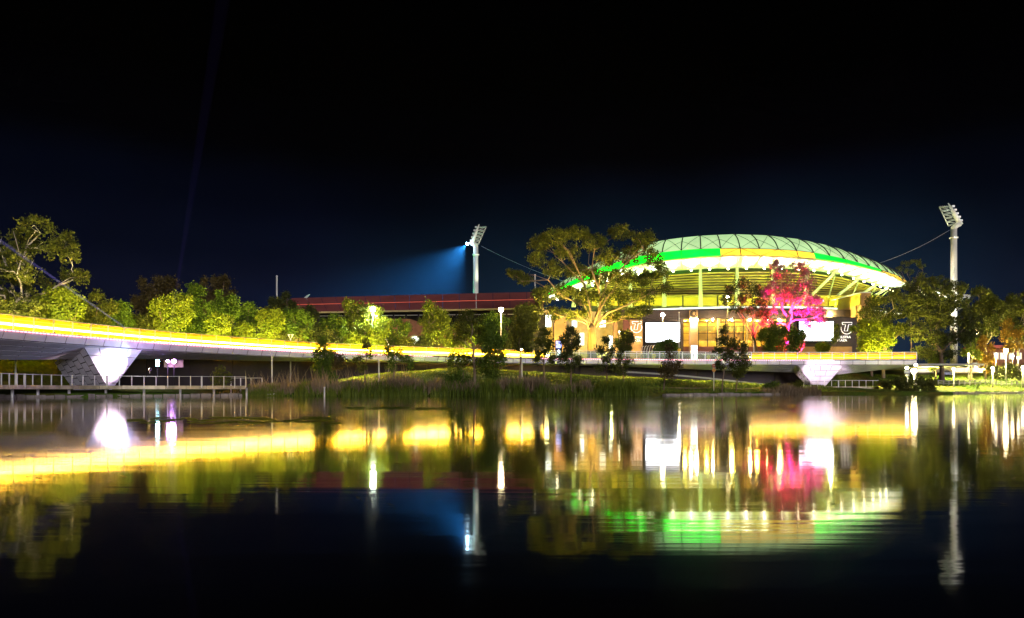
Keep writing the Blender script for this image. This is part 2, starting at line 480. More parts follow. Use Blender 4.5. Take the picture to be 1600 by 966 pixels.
SHORE = [(-600, -200), (-200, -60), (-80, 40), (-62, 68), (-56, 82), (-51, 92), (-44, 96), (-36, 97), (-17.5, 96), (2, 97), (18, 101), (30, 111), (41, 120), (60, 128), (78, 131), (86, 137), (92, 152), (116, 160), (200, 190), (600, 330)]
def shore_y(X):
    return interp(X, SHORE)
MOUND = [(-80, 0.9), (-56, 0.9), (-46, 1.2), (-36, 1.9), (-30, 2.6), (-22, 3.9), (-11, 5.0), (0, 4.7), (8, 4.1), (22, 3.5), (37, 2.9), (50, 2.2), (60, 1.7), (72, 1.5), (84, 1.6), (95, 1.6)]
_wp = [BR.at(s, -9.8, 0) for s in np.linspace(40, BR.len, 200)]
_wp = [p for i, p in enumerate(_wp) if i == 0 or p.x > max(q.x for q in _wp[:i])]
_wx = [p.x for p in _wp]; _wy = [p.y for p in _wp]
def wall_y(X):
    return float(np.interp(X, _wx, _wy))
def ground_z(X, Y):
    sy = shore_y(X); d = Y - sy
    if d < 0:
        return -0.25 + 0.35 * d if d > -6 else -2.4
    by = bridge_y(X)
    crest = max(8.0, by - 5 - sy)
    front = 0.45 * sstep(0, 0.5, d) - 0.25 * (1 - sstep(0, 0.5, d)) + (interp(X, MOUND) - 0.45) * sstep(1.5, crest, d)
    front -= 0.9 * sstep(by - 3, by + 6, Y) * sstep(-30, -15, X) * (1 - sstep(60, 75, X))
    if X > 79:
        k = sstep(79, 92, X)
        wy = wall_y(X); w0 = wy + (sy + 8 - wy) * k; wid = 3 + 50 * k
    elif X < -58:
        k = sstep(58, 66, -X)
        w0 = wall_y(X) + 0.5 - 6 * k; wid = 3 + 26 * k
    else:
        w0 = wall_y(X) + 0.3; wid = 3.0
    t = min(1, max(0, (Y - w0) / wid))
    t = t if X > 85 else t * t * (3 - 2 * t)
    z = front * (1 - t) + 7.1 * t
    return z + 0.12 * math.sin(X * 0.31 + Y * 0.17) * min(1, d / 8) + 0.06 * math.sin(X * 0.9 - Y * 0.6) * min(1, d / 8)

def build_ground():
    xs = np.r_[np.linspace(-600, -90, 18), np.arange(-85, 150, 1.5), np.linspace(155, 600, 20)]
    ds = np.r_[-8, -4, -1.5, -0.4, 0, 0.25, 0.5, 1, 2, np.arange(3.5, 90, 1.5), np.linspace(95, 200, 12), 300, 500, 800]
    v = []; f = []
    for X in xs:
        sy = shore_y(X)
        for d in ds:
            v.append((X * (1 + max(0, d - 200) / 900), sy + d, ground_z(X, sy + d)))
    n = len(ds)
    for i in range(len(xs) - 1):
        for j in range(n - 1):
            a = i * n + j
            f.append((a, a + n, a + n + 1, a + 1))
    me = bpy.data.meshes.new('ground'); me.from_pydata(v, [], f)
    me.polygons.foreach_set('use_smooth', [True] * len(f)); me.materials.append(M['ground']); me.update()
    o = bpy.data.objects.new('ground', me); COL.objects.link(o)
    tag(o, 'grassy river bank with a low mound and rising lawn', 'ground', kind='structure')
build_ground()

mb = MB()
mb.quad((-700, -150, 0), (700, -150, 0), (700, 420, 0), (-700, 420, 0))
tag(mb.build('water', M['water']), 'dark still river reflecting all the coloured lights', 'water', kind='structure')

# paved plaza behind the bridge, a little above the ground
mb = MB()
mb.box(-2, 118, 176, 330, 6.9, 7.35)
tag(mb.build('pavement', M['concrete']), 'paved plaza in front of the stadium', 'pavement', kind='structure')

# footpath over the grassy mound
def drape(name, pts, width, lift, mat, step=1.5):
    P = Path(pts); mb = MB(); n = int(P.len / step)
    for i in range(n):
        a, b = P.len * i / n, P.len * (i + 1) / n
        q = [P.at(a, width / 2), P.at(b, width / 2), P.at(b, -width / 2), P.at(a, -width / 2)]
        for p in q: p.z = ground_z(p.x, p.y) + lift
        mb.quad(*q)
    return mb.build(name, mat)
tag(drape('footpath', [(2, 117), (18, 119), (28, 124), (38, 129), (46, 135), (56, 142)], 1.1, 0.06, M['path']), 'narrow gravel path across the grass mound', 'path', kind='structure')
P_k = Path([(2, 150.5), (20, 153), (36, 155), (50, 156.5), (62, 157)])

# concrete kerb along the foot of the dark wall
kerb = thing('concrete_kerb', 'thin pale concrete kerb running under the footbridge beside the lawn', 'kerb', (30, 138, 0))
kp = [at(975, 581, 141), at(1040, 585, 143), at(1100, 590.5, 145), at(1150, 596, 147), at(1195, 601, 149)]
for i in range(len(kp) - 1):
    n = 4
    for k in range(n):
        a = kp[i].lerp(kp[i + 1], k / n); b = kp[i].lerp(kp[i + 1], (k + 0.97) / n)
        MB().bar(a, b, 0.3, 0.32).build('kerb_stone', M['concrete'], kerb)

# stone edging at the waterline (each stone a piece)
def edging(label, pts, size, h, z0, seed, name='stone_edging'):
    P = Path(pts); r = random.Random(seed)
    t = thing(name, label, 'edging', (P.at(0).x, P.at(0).y, 0))
    s = 0.0
    while s < P.len - 0.4:
        w = size * r.uniform(0.7, 1.3); e = min(P.len, s + w)
        hh = h * r.uniform(0.75, 1.15); o = r.uniform(-0.12, 0.12)
        a0 = P.at(s + 0.06, 0.3 + o); a1 = P.at(e - 0.06, 0.3 + o); b1 = P.at(e - 0.06, -0.5); b0 = P.at(s + 0.06, -0.5)
        low = [Vector((q.x, q.y, z0)) for q in (a0, a1, b1, b0)]
        top = [Vector((q.x, q.y, z0 + hh + r.uniform(-0.05, 0.05))) for q in (a0, a1, b1, b0)]
        for i in (0, 1): top[i] = top[i].lerp(top[3 - i], 0.12)
        MB().hexa(low + top).build('stone', M['stone'], t)
        s = e
    return t
edging('row of grey stone blocks edging the lawn between the reeds', [(22.5, 103.5), (30, 110.6), (41, 119.6), (50, 124)], 1.9, 0.42, -0.1, 3)
edging('long low stone edging under the lawn with the post fence', [(92, 151.6), (104, 155.8), (116, 159.6), (132, 165)], 2.1, 0.5, -0.15, 4)
edging('rough dark stones under the boardwalk by the lit pier', [(-58, 77), (-55.4, 83.5), (-51, 92), (-44, 95.8), (-37, 96.8)], 1.2, 0.55, -0.2, 5, 'rubble_edging')

# dark retaining wall panels behind the bridge
def wall_run(label, s0, s1, step, off, z0, z1, mat, name='retaining_wall'):
    t = thing(name, label, 'wall', tuple(BR.at(s0, off, 0)))
    n = max(1, int(round((s1 - s0) / step)))
    for i in range(n):
        a = s0 + (s1 - s0) * i / n + 0.05; b = s0 + (s1 - s0) * (i + 1) / n - 0.05
        p = [BR.at(a, off, z0), BR.at(b, off, z0), BR.at(b, off - 0.4, z0), BR.at(a, off - 0.4, z0)]
        q = [Vector((k.x, k.y, z1)) for k in p]
        MB().hexa(p + q).build('panel', mat, t)
    return t
S = BR.s_at_px
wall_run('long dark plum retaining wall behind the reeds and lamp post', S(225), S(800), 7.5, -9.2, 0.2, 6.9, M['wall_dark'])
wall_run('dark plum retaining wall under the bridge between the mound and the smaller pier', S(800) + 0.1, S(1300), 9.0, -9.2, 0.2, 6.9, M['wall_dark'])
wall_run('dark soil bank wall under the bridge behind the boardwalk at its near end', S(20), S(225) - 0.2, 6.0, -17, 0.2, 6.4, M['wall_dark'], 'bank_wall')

# ------------------------------------------------------------------ the footbridge
bridge = thing('footbridge', 'long curved footbridge with panelled grey underside and golden lit balustrade', 'bridge', (-56, 76, 0))
KEEL = [(-900, 4.3), (0, 4.3), (84, 4.5), (160, 4.9), (290, 5.5), (490, 6.0), (690, 6.35), (850, 6.3), (985, 6.05), (1100, 5.5), (1240, 4.9), (1320, 4.3), (1436, 6.2)]
KO = -4.3
def keel(s):
    return interp(BR.px(s) if s > 40 else -100, KEEL)
S0, S1 = 22.0, BR.len
ZT, ZF = 7.36, 6.50       # top and foot of the fascia
mb = MB(); n = 110
secs = []
for i in range(n + 1):
    s = S0 + (S1 - S0) * i / n; k = keel(s)
    secs.append([BR.at(s, -0.1, ZT + 0.14), BR.at(s, -0.1, ZF + 0.02), BR.at(s, KO, k + 0.10), BR.at(s, -8, ZF + 0.02), BR.at(s, -8, ZT + 0.14)])
for i in range(n):
    a, b = secs[i], secs[i + 1]
    for j in range(5):
        mb.quad(a[j], b[j], b[(j + 1) % 5], a[(j + 1) % 5])
mb.poly(secs[0]); mb.poly(list(reversed(secs[-1])))
mb.build('hull', M['panel_dark'], bridge)

def slab4(mb, c, nrm, th):
    """a thin plate with corner points c, th thick along nrm"""
    nrm = Vector(nrm).normalized() * th
    mb.hexa([Vector(p) for p in c] + [Vector(p) + nrm for p in c])

STEP = 2.75
ncol = int((S1 - S0) / STEP)
for i in range(ncol):                                    # the upright fascia row, joints raked
    a = S0 + (S1 - S0) * i / ncol + 0.055; b = S0 + (S1 - S0) * (i + 1) / ncol - 0.055
    sh = 0.28 if BR.px(b) < 760 else 0.0
    a2, b2 = max(S0, a - sh), b - sh
    mb = MB()
    c = [BR.at(a2, -0.06, ZF), BR.at(b2, -0.06, ZF), BR.at(b, -0.02, ZT), BR.at(a, -0.02, ZT)]
    nr = BR.at((a + b) / 2, 1, 0) - BR.at((a + b) / 2, 0, 0)
    slab4(mb, c, nr, 0.06)
    mb.build('fascia_panel', M['panel'], bridge)
ROWS = 4
for r in range(ROWS):                                    # the sloping soffit, in running bond
    for i in range(ncol):
        a = S0 + (S1 - S0) * (i + 0.5 * (r % 2) - 0.25 * r) / ncol + 0.055; b = a + (S1 - S0) / ncol - 0.11
        a = max(S0, a); b = min(S1, b)
        if b - a < 0.4 or BR.px(b) < -160: continue
        f0, f1 = r / ROWS, (r + 1) / ROWS
        def sp(s, f, g):
            k = keel(s)
            return BR.at(s, -0.12 + (KO + 0.12) * f, (ZF - 0.04) * (1 - f) + (k - 0.02) * f + g)
        g = 0.05 * 1.0
        f0 += 0.014; f1 -= 0.014
        c = [sp(a - 0.25 * (r > -1), f1, 0), sp(b - 0.25, f1, 0), sp(b, f0, 0), sp(a, f0, 0)]
        nn = (c[1] - c[0]).cross(c[3] - c[0])
        if nn.z > 0: nn = -nn
        mb = MB(); slab4(mb, c, nn, 0.05)
        mb.build('soffit_panel', M['panel'], bridge)
# deck top
mb = MB()
for i in range(n):
    a, b = S0 + (S1 - S0) * i / n, S0 + (S1 - S0) * (i + 1) / n
    mb.hexa([BR.at(a, -0.02, ZT + 0.15), BR.at(b, -0.02, ZT + 0.15), BR.at(b, -7.98, ZT + 0.15), BR.at(a, -7.98, ZT + 0.15),
             BR.at(a, -0.02, ZT + 0.27), BR.at(b, -0.02, ZT + 0.27), BR.at(b, -7.98, ZT + 0.27), BR.at(a, -7.98, ZT + 0.27)])
mb.build('deck', M['deck'], bridge)

def ribbon(name, mat, sa, sb, o, z, w, h, step=1.5):
    mb = MB(); m = max(1, int((sb - sa) / step))
    for i in range(m):
        a, b = sa + (sb - sa) * i / m, sa + (sb - sa) * (i + 1) / m
        mb.hexa([BR.at(a, o + w / 2, z), BR.at(b, o + w / 2, z), BR.at(b, o - w / 2, z), BR.at(a, o - w / 2, z),
                 BR.at(a, o + w / 2, z + h), BR.at(b, o + w / 2, z + h), BR.at(b, o - w / 2, z + h), BR.at(a, o - w / 2, z + h)])
    return mb.build(name, mat, bridge)
def led_dots(sa, sb):
    mb = MB(); s = sa
    while s < sb:
        a, b = s, min(sb, s + 0.34)
        mb.hexa([BR.at(a, 0.16, ZT + 0.02), BR.at(b, 0.16, ZT + 0.02), BR.at(b, 0.06, ZT + 0.02), BR.at(a, 0.06, ZT + 0.02),
                 BR.at(a, 0.16, ZT + 0.15), BR.at(b, 0.16, ZT + 0.15), BR.at(b, 0.06, ZT + 0.15), BR.at(a, 0.06, ZT + 0.15)])
        s += 0.5
    return mb.build('led_strip', M['led_pink'], bridge)
led_dots(S0, S(676)); led_dots(S(843), S(1303))
ribbon('led_channel', M['steel'], S0, S1, 0.10, ZT + 0.16, 0.3, 0.05)
BT = 9.22                                                # top of the balustrade
GOLD = [(S0, S(858)), (S(1172), S1 - 0.3)]
def is_gold(s):
    return any(a <= s <= b for a, b in GOLD)
for side, o in ((1, -0.12), (-1, -7.88)):
    m = int((S1 - S0) / 2.6)
    for i in range(m + 1):
        s = S0 + (S1 - S0) * i / m
        a = BR.at(s, o, ZT + 0.27); 
        MB().bar(a, Vector((a.x, a.y, BT)), 0.13, 0.13).build('post', M['steel'], bridge)
        if i < m:
            a, b = s + 0.07, S0 + (S1 - S0) * (i + 1) / m - 0.07
            oo = o - 0.02 * side
            mb = MB()
            mb.hexa([BR.at(a, oo + .012, ZT + .34), BR.at(b, oo + .012, ZT + .34), BR.at(b, oo - .012, ZT + .34), BR.at(a, oo - .012, ZT + .34),
                     BR.at(a, oo + .012, BT - .08), BR.at(b, oo + .012, BT - .08), BR.at(b, oo - .012, BT - .08), BR.at(a, oo - .012, BT - .08)])
            mb.build('glass_panel', M['gold_lit_glass'] if is_gold((a + b) / 2) else M['clear_glass'], bridge)
    ribbon('top_rail', M['steel'], S0, S1, o, BT - 0.05, 0.10, 0.07)
    ribbon('mid_rail', M['steel'], S0, S1, o + 0.05 * side, ZT + 0.30 + 1.05, 0.05, 0.05)
ribbon('handrail_light', M['led_gold'], S0, S(858), -0.38, ZT + 0.72, 0.12, 0.24)
ribbon('handrail_light', M['led_gold_thin'], S(1172), S1 - 0.4, -0.38, ZT + 0.70, 0.08, 0.07)
ribbon('handrail_light', M['led_gold_thin'], S0, S(858), -7.6, ZT + 0.78, 0.08, 0.08)
ribbon('kerb_light', M['led_gold_thin'], S(360), S(560), -0.45, ZT + 0.31, 0.05, 0.03)
# end of the balustrade
mb = MB(); e0 = BR.at(S1 - 0.15, -0.2, ZT + 0.3); e1 = BR.at(S1 - 0.15, -7.8, ZT + 0.3)
mb.hexa([e0, e1, e1 + Vector((0.03, 0, 0)), e0 + Vector((0.03, 0, 0))] + [p + Vector((0, 0, BT - ZT - 0.35)) for p in (e0, e1, e1 + Vector((0.03, 0, 0)), e0 + Vector((0.03, 0, 0)))])
mb.build('glass_panel', M['gold_lit_glass'], bridge)

# downlights added under the fascia, standing in for golden LED light on the grass
for px in range(500, 1410, 52):
    if 1225 < px < 1335: continue
    s = S(px); p = BR.at(s, 0.35, ZF + 0.1)
    MB().lathe((p.x, p.y, p.z), [(0.05, 0), (0.09, 0.02), (0.09, 0.2), (0.04, 0.24)], 8).build('added_downlight', M['steel'], bridge)
    MB().bar(p + Vector((0, 0, 0.12)), BR.at(s, -0.05, ZF + 0.25), 0.05).build('added_downlight_arm', M['steel'], bridge)
    lamp_light('added_downlight_beam', p - Vector((0, 0, 0.05)), (1.0, 0.74, 0.12), 24000, bridge, 0.05, 'SPOT', p - Vector((0, 0, 10)) + (BR.at(s, 7, 0) - BR.at(s, 0, 0)), 96, 0.5)
import bmesh
def hull_mesh(name, pts, mat, parent, shrink=0.985):
    bm = bmesh.new()
    c = sum((Vector(p) for p in pts), Vector()) / len(pts)
    for p in pts: bm.verts.new(c + (Vector(p) - c) * shrink)
    bmesh.ops.convex_hull(bm, input=bm.verts)
    me = bpy.data.meshes.new(name); bm.to_mesh(me); bm.free()
    me.materials.append(mat)
    o = bpy.data.objects.new(name, me); COL.objects.link(o)
    return adopt(o, parent)

def tiles(corner, nu, nv, mat, parent, name, out, gap=0.02, brick=True, th=0.05):
    """plates over the bilinear patch corner = (p00, p10, p11, p01), in running bond"""
    p00, p10, p11, p01 = [Vector(p) for p in corner]
    def bl(u, v):
        return (p00 * (1 - u) + p10 * u) * (1 - v) + (p01 * (1 - u) + p11 * u) * v
    nrm = (p10 - p00).cross(p01 - p00)
    if nrm.length < 1e-6: nrm = (p11 - p00).cross(p01 - p00)
    nrm.normalize()
    if nrm.dot(out) < 0: nrm = -nrm
    for j in range(nv):
        off = 0.5 if (brick and j % 2) else 0.0
        for i in range(-1, nu):
            u0 = max(0, (i + off) / nu); u1 = min(1, (i + 1 + off) / nu)
            if u1 - u0 < 0.02: continue
            v0 = j / nv + gap / 2; v1 = (j + 1) / nv - gap / 2
            mb = MB()
            slab4(mb, [bl(u0 + gap / 2, v0), bl(u1 - gap / 2, v0), bl(u1 - gap / 2, v1), bl(u0 + gap / 2, v1)], nrm, th)
            mb.build(name, mat, parent)

def on_plane(px, py, a, b, c):
    """the point of plane a b c seen at a photo pixel"""
    o = Vector((0, 0, CZ)); d = at(px, py, 100.0) - o; n = (b - a).cross(c - a)
    return o + d * ((a - o).dot(n) / d.dot(n))

def pier(A, B, T, D, E, back, nu, nv, rows):
    hull_mesh('pier_core', [A, B, T, D, E] + back, M['panel_dark'], bridge, 0.97)
    cam_dir = Vector((0, 0, 1)) - (A + B + T) / 3
    tiles((A, T, E, D), nu, nv, M['panel'], bridge, 'pier_panel', Vector((-0.6, -0.8, 0)), 0.022)
    # the lit front triangle, in courses
    nrm = (B - A).cross(T - A).normalized()
    if nrm.dot(cam_dir) < 0: nrm = -nrm
    for j in range(rows):
        f0, f1 = j / rows + 0.007, (j + 1) / rows - 0.007
        l0, r0 = A.lerp(T, f0), B.lerp(T, f0); l1, r1 = A.lerp(T, f1), B.lerp(T, f1)
        k = max(1, rows - j - 1)
        for i in range(k):
            u0, u1 = i / k + 0.007, (i + 1) / k - 0.007
            mb = MB(); slab4(mb, [l0.lerp(r0, u0), l0.lerp(r0, u1), l1.lerp(r1, u1), l1.lerp(r1, u0)], nrm, 0.05)
            mb.build('pier_panel', M['panel'], bridge)
A, B, T = at(129, 539.5, 87.8), at(222, 546.5, 96.2), at(172, 612, 94.0)
D = at(84, 566, 92.5); E = on_plane(117, 612, A, T, D)
pier(A, B, T, D, E, [at(222, 547, 104), at(172, 612, 101)], 5, 6, 5)
A2, B2, T2 = at(1245.5, 570, 157.6), at(1319, 570, 158.0), at(1280, 614, 160.5)
D2 = at(1238.5, 580, 161.0); E2 = on_plane(1272, 614, A2, T2, D2)
pier(A2, B2, T2, D2, E2, [at(1319, 575, 166), at(1280, 614, 167)], 4, 4, 5)
# floodlights that wash the two piers
def flood(loc, aim, color, power, spot, label, body='lamp_white'):
    t = thing('floodlight', label, 'floodlight', tuple(loc))
    d = (Vector(aim) - Vector(loc)).normalized()
    MB().tube([Vector(loc) - d * 0.25, Vector(loc), Vector(loc) + d * 0.04], [0.12, 0.2, 0.2], 10).build('housing', M['black'], t)
    MB().tube([Vector(loc) + d * 0.045, Vector(loc) + d * 0.06], [0.17, 0.17], 10).build('lens', M[body], t)
    MB().bar(Vector(loc) - Vector((0, 0, 0.6)), Vector(loc), 0.06).build('bracket', M['steel'], t)
    lamp_light('flood_beam', Vector(loc) + d * 0.12, color, power, t, 0.15, 'SPOT', aim, spot, 0.5)
    return t
flood(at(234, 577, 93.5), (A + B + T * 1.3) / 3.3, (1.0, 0.72, 0.76), 6500, 62, 'floodlight on the boardwalk stand washing the large bridge pier', 'lamp_soft')
flood(at(1282, 603.5, 148.5), (A2 + B2 + T2 * 0.8) / 2.8, (1.0, 0.72, 0.80), 70000, 50, 'small floodlight on the jetty washing the smaller bridge pier', 'lamp_soft')

# ------------------------------------------------------------------ boardwalk by the big pier and jetty by the small one
def jetty(label, name, pts, step, z, rail, thick_every, width, seed):
    P = Path(pts); t = thing(name, label, 'boardwalk', (P.at(0).x, P.at(0).y, 0))
    m = int(P.len / 1.2)
    mb = MB()
    for i in range(m):
        a, b = P.len * i / m, P.len * (i + 1) / m
        mb.hexa([P.at(a, -0.05, z - 0.12), P.at(b, -0.05, z - 0.12), P.at(b, -width, z - 0.12), P.at(a, -width, z - 0.12),
                 P.at(a, -0.05, z), P.at(b, -0.05, z), P.at(b, -width, z), P.at(a, -width, z)])
    mb.build('deck', M['timber'], t)
    k = int(P.len / 2.4)
    for i in range(k):
        a, b = P.len * i / k + 0.03, P.len * (i + 1) / k - 0.03
        mb = MB(); mb.hexa([P.at(a, 0.03, z - 0.30), P.at(b, 0.03, z - 0.30), P.at(b, -0.04, z - 0.30), P.at(a, -0.04, z - 0.30),
                 P.at(a, 0.03, z + 0.16), P.at(b, 0.03, z + 0.16), P.at(b, -0.04, z + 0.16), P.at(a, -0.04, z + 0.16)])
        mb.build('edge_board', M['kick'], t)
    s = 0.0; i = 0
    while s <= P.len:
        w = 0.17 if thick_every and i % thick_every == thick_every - 1 else 0.09
        p = P.at(s, 0.0, z - 0.1)
        MB().bar(p, Vector((p.x, p.y, z + rail)), w, w).build('post', M['white_steel'], t)
        if i % 3 == 0:
            q = P.at(s, -0.5, -0.8)
            MB().tube([q, Vector((q.x, q.y, z - 0.13))], 0.16, 8).build('pile', M['steel'], t)
        s += step; i += 1
    mb = MB()
    for j in range(m):
        a, b = P.len * j / m, P.len * (j + 1) / m
        pa, pb = P.at(a, -0.02, z + rail - 0.05), P.at(b, -0.02, z + rail - 0.05)
        mb.bar(pa, pb, 0.07, 0.06)
    mb.build('top_rail', M['steel'], t)
    return t
M['kick'] = paint('brushed_kickplate', (0.48, 0.42, 0.28), 0.45, 0.45, 0.9, metal=0.3)
jetty('long waterside boardwalk with white railing posts below the large lit pier', 'boardwalk', [(-54, 70), (-55.0, 77), (-55.2, 83), (-53.2, 89), (-48.5, 92.8), (-43, 94.3), (-36, 95.2)], 1.42, 1.28, 1.45, 8, 3.2, 1)
jetty('short jetty with thin railing in front of the small lit pier', 'jetty', [(at(1256, 600, 146).x, 146), (at(1300, 600, 145).x, 145), (at(1373, 600, 144).x, 144)], 1.35, 1.35, 1.45, 6, 3.0, 2)
t = thing('white_railing', 'white railing running from the boardwalk into the reeds', 'railing', tuple(at(356, 606, 100)))
rp = [at(361, 600, 99), at(376, 600, 101), at(392, 600, 103), at(409.5, 600, 105)]
for p in rp:
    MB().bar((p.x, p.y, 0.3), (p.x, p.y, CZ + (HOR - 590.3) / FPX * p.y), 0.12).build('post', M['white_steel'], t)
MB().bar((rp[0].x, rp[0].y, CZ + 17.2 / FPX * rp[0].y), (rp[3].x, rp[3].y, CZ + 17.2 / FPX * rp[3].y), 0.07).build('rail', M['white_steel'], t)

# ------------------------------------------------------------------ the stadium
stad = thing('stadium', 'curved sports stadium with pale ribbed shell roof banded green and gold', 'stadium', (83, 240, 7.3))
SX, SYC = 83.0, 320.0
def ST(th, r, z):
    return Vector((SX + r * math.sin(th), SYC - r * math.cos(th), z))
C_TOP = [(845, 462), (860, 455), (900, 428), (950, 402), (1000, 383), (1050, 373), (1100, 368), (1150, 366), (1200, 368), (1250, 374), (1300, 385), (1350, 402), (1400, 425), (1432, 444)]
C_GT = [(845, 463), (860, 457), (900, 436), (950, 414), (1000, 400), (1050, 392.5), (1100, 389), (1150, 388), (1200, 389), (1250, 392), (1278, 396), (1320, 405), (1366, 418), (1400, 430), (1432, 447)]
C_GB = [(845, 465), (860, 460), (900, 443), (950, 425), (1000, 413), (1037, 407), (1100, 401), (1150, 399), (1200, 400), (1250, 402.5), (1281, 405), (1330, 413), (1385, 427), (1432, 450)]
C_WB = [(845, 480), (880, 462), (920, 446), (960, 434), (1000, 427), (1063, 421.5), (1117, 418.5), (1202, 417.5), (1275, 421), (1317, 428), (1391, 451), (1432, 472)]
def SC(th, r, curve, bias=0.0):
    p = ST(th, r, 0)
    px = 800 + FPX * p.x / p.y
    return ST(th, r, CZ + (HOR - interp(px, curve)) / FPX * p.y + bias)
def SY_(th, r, py):
    p = ST(th, r, 0)
    return ST(th, r, CZ + (HOR - py) / FPX * p.y)
NB = 26
TH = [math.radians(-57 + 114 * i / NB) for i in range(NB + 1)]
RE, RT = 85.0, 75.5
def roof_pt(th, f):
    """f = 0 at the band top, 1 at the crest"""
    a = SC(th, RE - 1.2, C_GT); b = SC(th, RT, C_TOP)
    m = a.lerp(b, f)
    bul = math.sin(math.pi * f) * 0.9
    return m + Vector((math.sin(th), -math.cos(th), 0.45)) * bul
def px_of(p): return 800 + FPX * p.x / p.y
for i in range(NB):
    t0, t1 = TH[i], TH[i + 1]
    e = 0.0
    mb = MB(); K = 5
    for k in range(K):
        f0, f1 = k / K, (k + 1) / K
        mb.quad(roof_pt(t0, f0), roof_pt(t1, f0), roof_pt(t1, f1), roof_pt(t0, f1), True)
    # over the crest and down on the pitch side
    a0, a1 = roof_pt(t0, 1), roof_pt(t1, 1)
    b0, b1 = ST(t0, RT - 10, a0.z - 0.6), ST(t1, RT - 10, a1.z - 0.6)
    c0, c1 = ST(t0, RT - 20, a0.z - 3.5), ST(t1, RT - 20, a1.z - 3.5)
    mb.quad(a0, a1, b1, b0, True); mb.quad(b0, b1, c1, c0, True)
    mb.build('roof_panel', M['roof_pale'], stad)
    # the lit band below
    pxm = px_of(ST((t0 + t1) / 2, RE, 0))
    gold = 1142 < pxm < 1280 or pxm > 1385
    mb = MB()
    p0, p1 = SC(t0, RE, C_GB), SC(t1, RE, C_GB)
    q0, q1 = SC(t0, RE - 1.2, C_GT), SC(t1, RE - 1.2, C_GT)
    if gold is False and 1268 < pxm < 1300: pass
    mb.quad(p0, p1, q1, q0)
    mb.build('band_panel', M['roof_gold'] if gold else M['roof_green'], stad)
    # diagonal seams
    mb = MB()
    out = Vector((math.sin(t0), -math.cos(t0), 0.3)) * 0.12
    if (q0 - p0).length > 0.8:
        d = (p0, q1) if i % 2 else (p1, q0)
        mb.tube([d[0] + out, d[1] + out], 0.07, 5)
    zz = [roof_pt(t0 + (t1 - t0) * k / 4, (k / 4) if i % 2 else 1 - k / 4) + out for k in range(5)]
    mb.tube(zz, 0.075, 5)
    zz = [roof_pt(t0 + (t1 - t0) * k / 4, (1 - k / 4) * 0.55 if i % 2 else (k / 4) * 0.55) + out for k in range(5)]
    mb.tube(zz, 0.06, 5)
    mb.build('seam', M['rib'], stad)
    # soffit bay behind and under the edge
    mb = MB()
    w0, w1 = SC(t0, RE - 7, C_WB), SC(t1, RE - 7, C_WB)
    u = Vector((0, 0, -0.25))
    mb.quad(p0 + u, w0, w1, p1 + u)
    mb.build('soffit_panel', M['soffit'], stad)
    mb = MB(); mb.bar(w0, w1, 0.5, 0.55); mb.build('ring_beam', M['column'], stad)
for i in range(NB + 1):                                  # ribs
    th = TH[i]; out = Vector((math.sin(th), -math.cos(th), 0.3)) * 0.15
    pts = [roof_pt(th, k / 6) + out for k in range(7)]
    MB().tube(pts, 0.2, 6).build('rib', M['rib'], stad)
    if i % 3 == 0:
        MB().tube([SC(th, RE, C_GB) + out, SC(th, RE - 1.2, C_GT) + out], 0.15, 6).build('rib', M['rib'], stad)
    # soffit rib
    MB().bar(SC(th, RE, C_GB) + Vector((0, 0, -0.45)), SC(th, RE - 7, C_WB) + Vector((0, 0, -0.2)), 0.18, 0.22).build('soffit_rib', M['column'], stad)
mb = MB()
for i in range(NB):
    mb.bar(SC(TH[i], RE + 0.25, C_GB, -0.12), SC(TH[i + 1], RE + 0.25, C_GB, -0.12), 0.5, 0.38)
mb.build('eave_beam', M['cream'], stad)
mb = MB()
for i in range(NB):
    mb.bar(SC(TH[i], RE - 0.9, C_GT), SC(TH[i + 1], RE - 0.9, C_GT), 0.2, 0.16)
mb.build('band_rail', M['rib'], stad)

# the slatted back of the upper tier, one bay between each pair of columns
BAYS = [i for i in range(2, NB - 3, 2)]
for n_, i in enumerate(BAYS):
    t0, t1 = TH[i], TH[i + 2]
    def tier(th, f):
        a = SC(th, RE - 7.6, C_WB, -1.4); b = SY_(th, RE - 14.5, 463)
        return a.lerp(b, f)
    mb = MB()
    mb.quad(tier(t0, 0), tier(t1, 0), tier(t1, 1), tier(t0, 1)); mb.build('tier_backing', M['slat_back'], stad)
    NS = 9
    h = (tier(t0, 0) - tier(t0, 1)).length
    if h < 2.0: continue
    for k in range(NS):
        f = (k + 0.5) / NS
        o = Vector((math.sin(t0), -math.cos(t0), 0.0)) * 0.45
        tm = (t0 + t1) / 2
        mb = MB()
        pts = [tier(t0 + (t1 - t0) * (0.015 + 0.97 * j / 4), f) + o for j in range(5)]
        for j in range(4):
            mb.bar(pts[j], pts[j + 1], 0.5, h / NS * 0.42)
        mb.build('slat', M['slat'], stad)
for i in range(2, NB - 1, 2):                            # columns
    th = TH[i]
    a = SC(th, RE - 5.2, C_WB, -0.1); b = SY_(th, RE - 5.0, 480)
    if i >= NB - 9:                                     # raked props at the end the viewer sees obliquely
        b2 = SY_(th - 0.10, RE - 9, 466)
        MB().bar(a, b2, 0.55, 0.9).build('raking_column', M['column'], stad)
        MB().bar(a - Vector((0, 0, 1.0)), SY_(th, RE - 8, 466), 0.35, 0.4).build('raking_column', M['column'], stad)
    else:
        MB().hexa([b + Vector((-0.75, -0.5, 0)), b + Vector((0.75, -0.5, 0)), b + Vector((0.75, 0.5, 0)), b + Vector((-0.75, 0.5, 0)),
               a + Vector((-0.4, -0.3, 0)), a + Vector((0.4, -0.3, 0)), a + Vector((0.4, 0.3, 0)), a + Vector((-0.4, 0.3, 0))]).build('column', M['column'], stad)
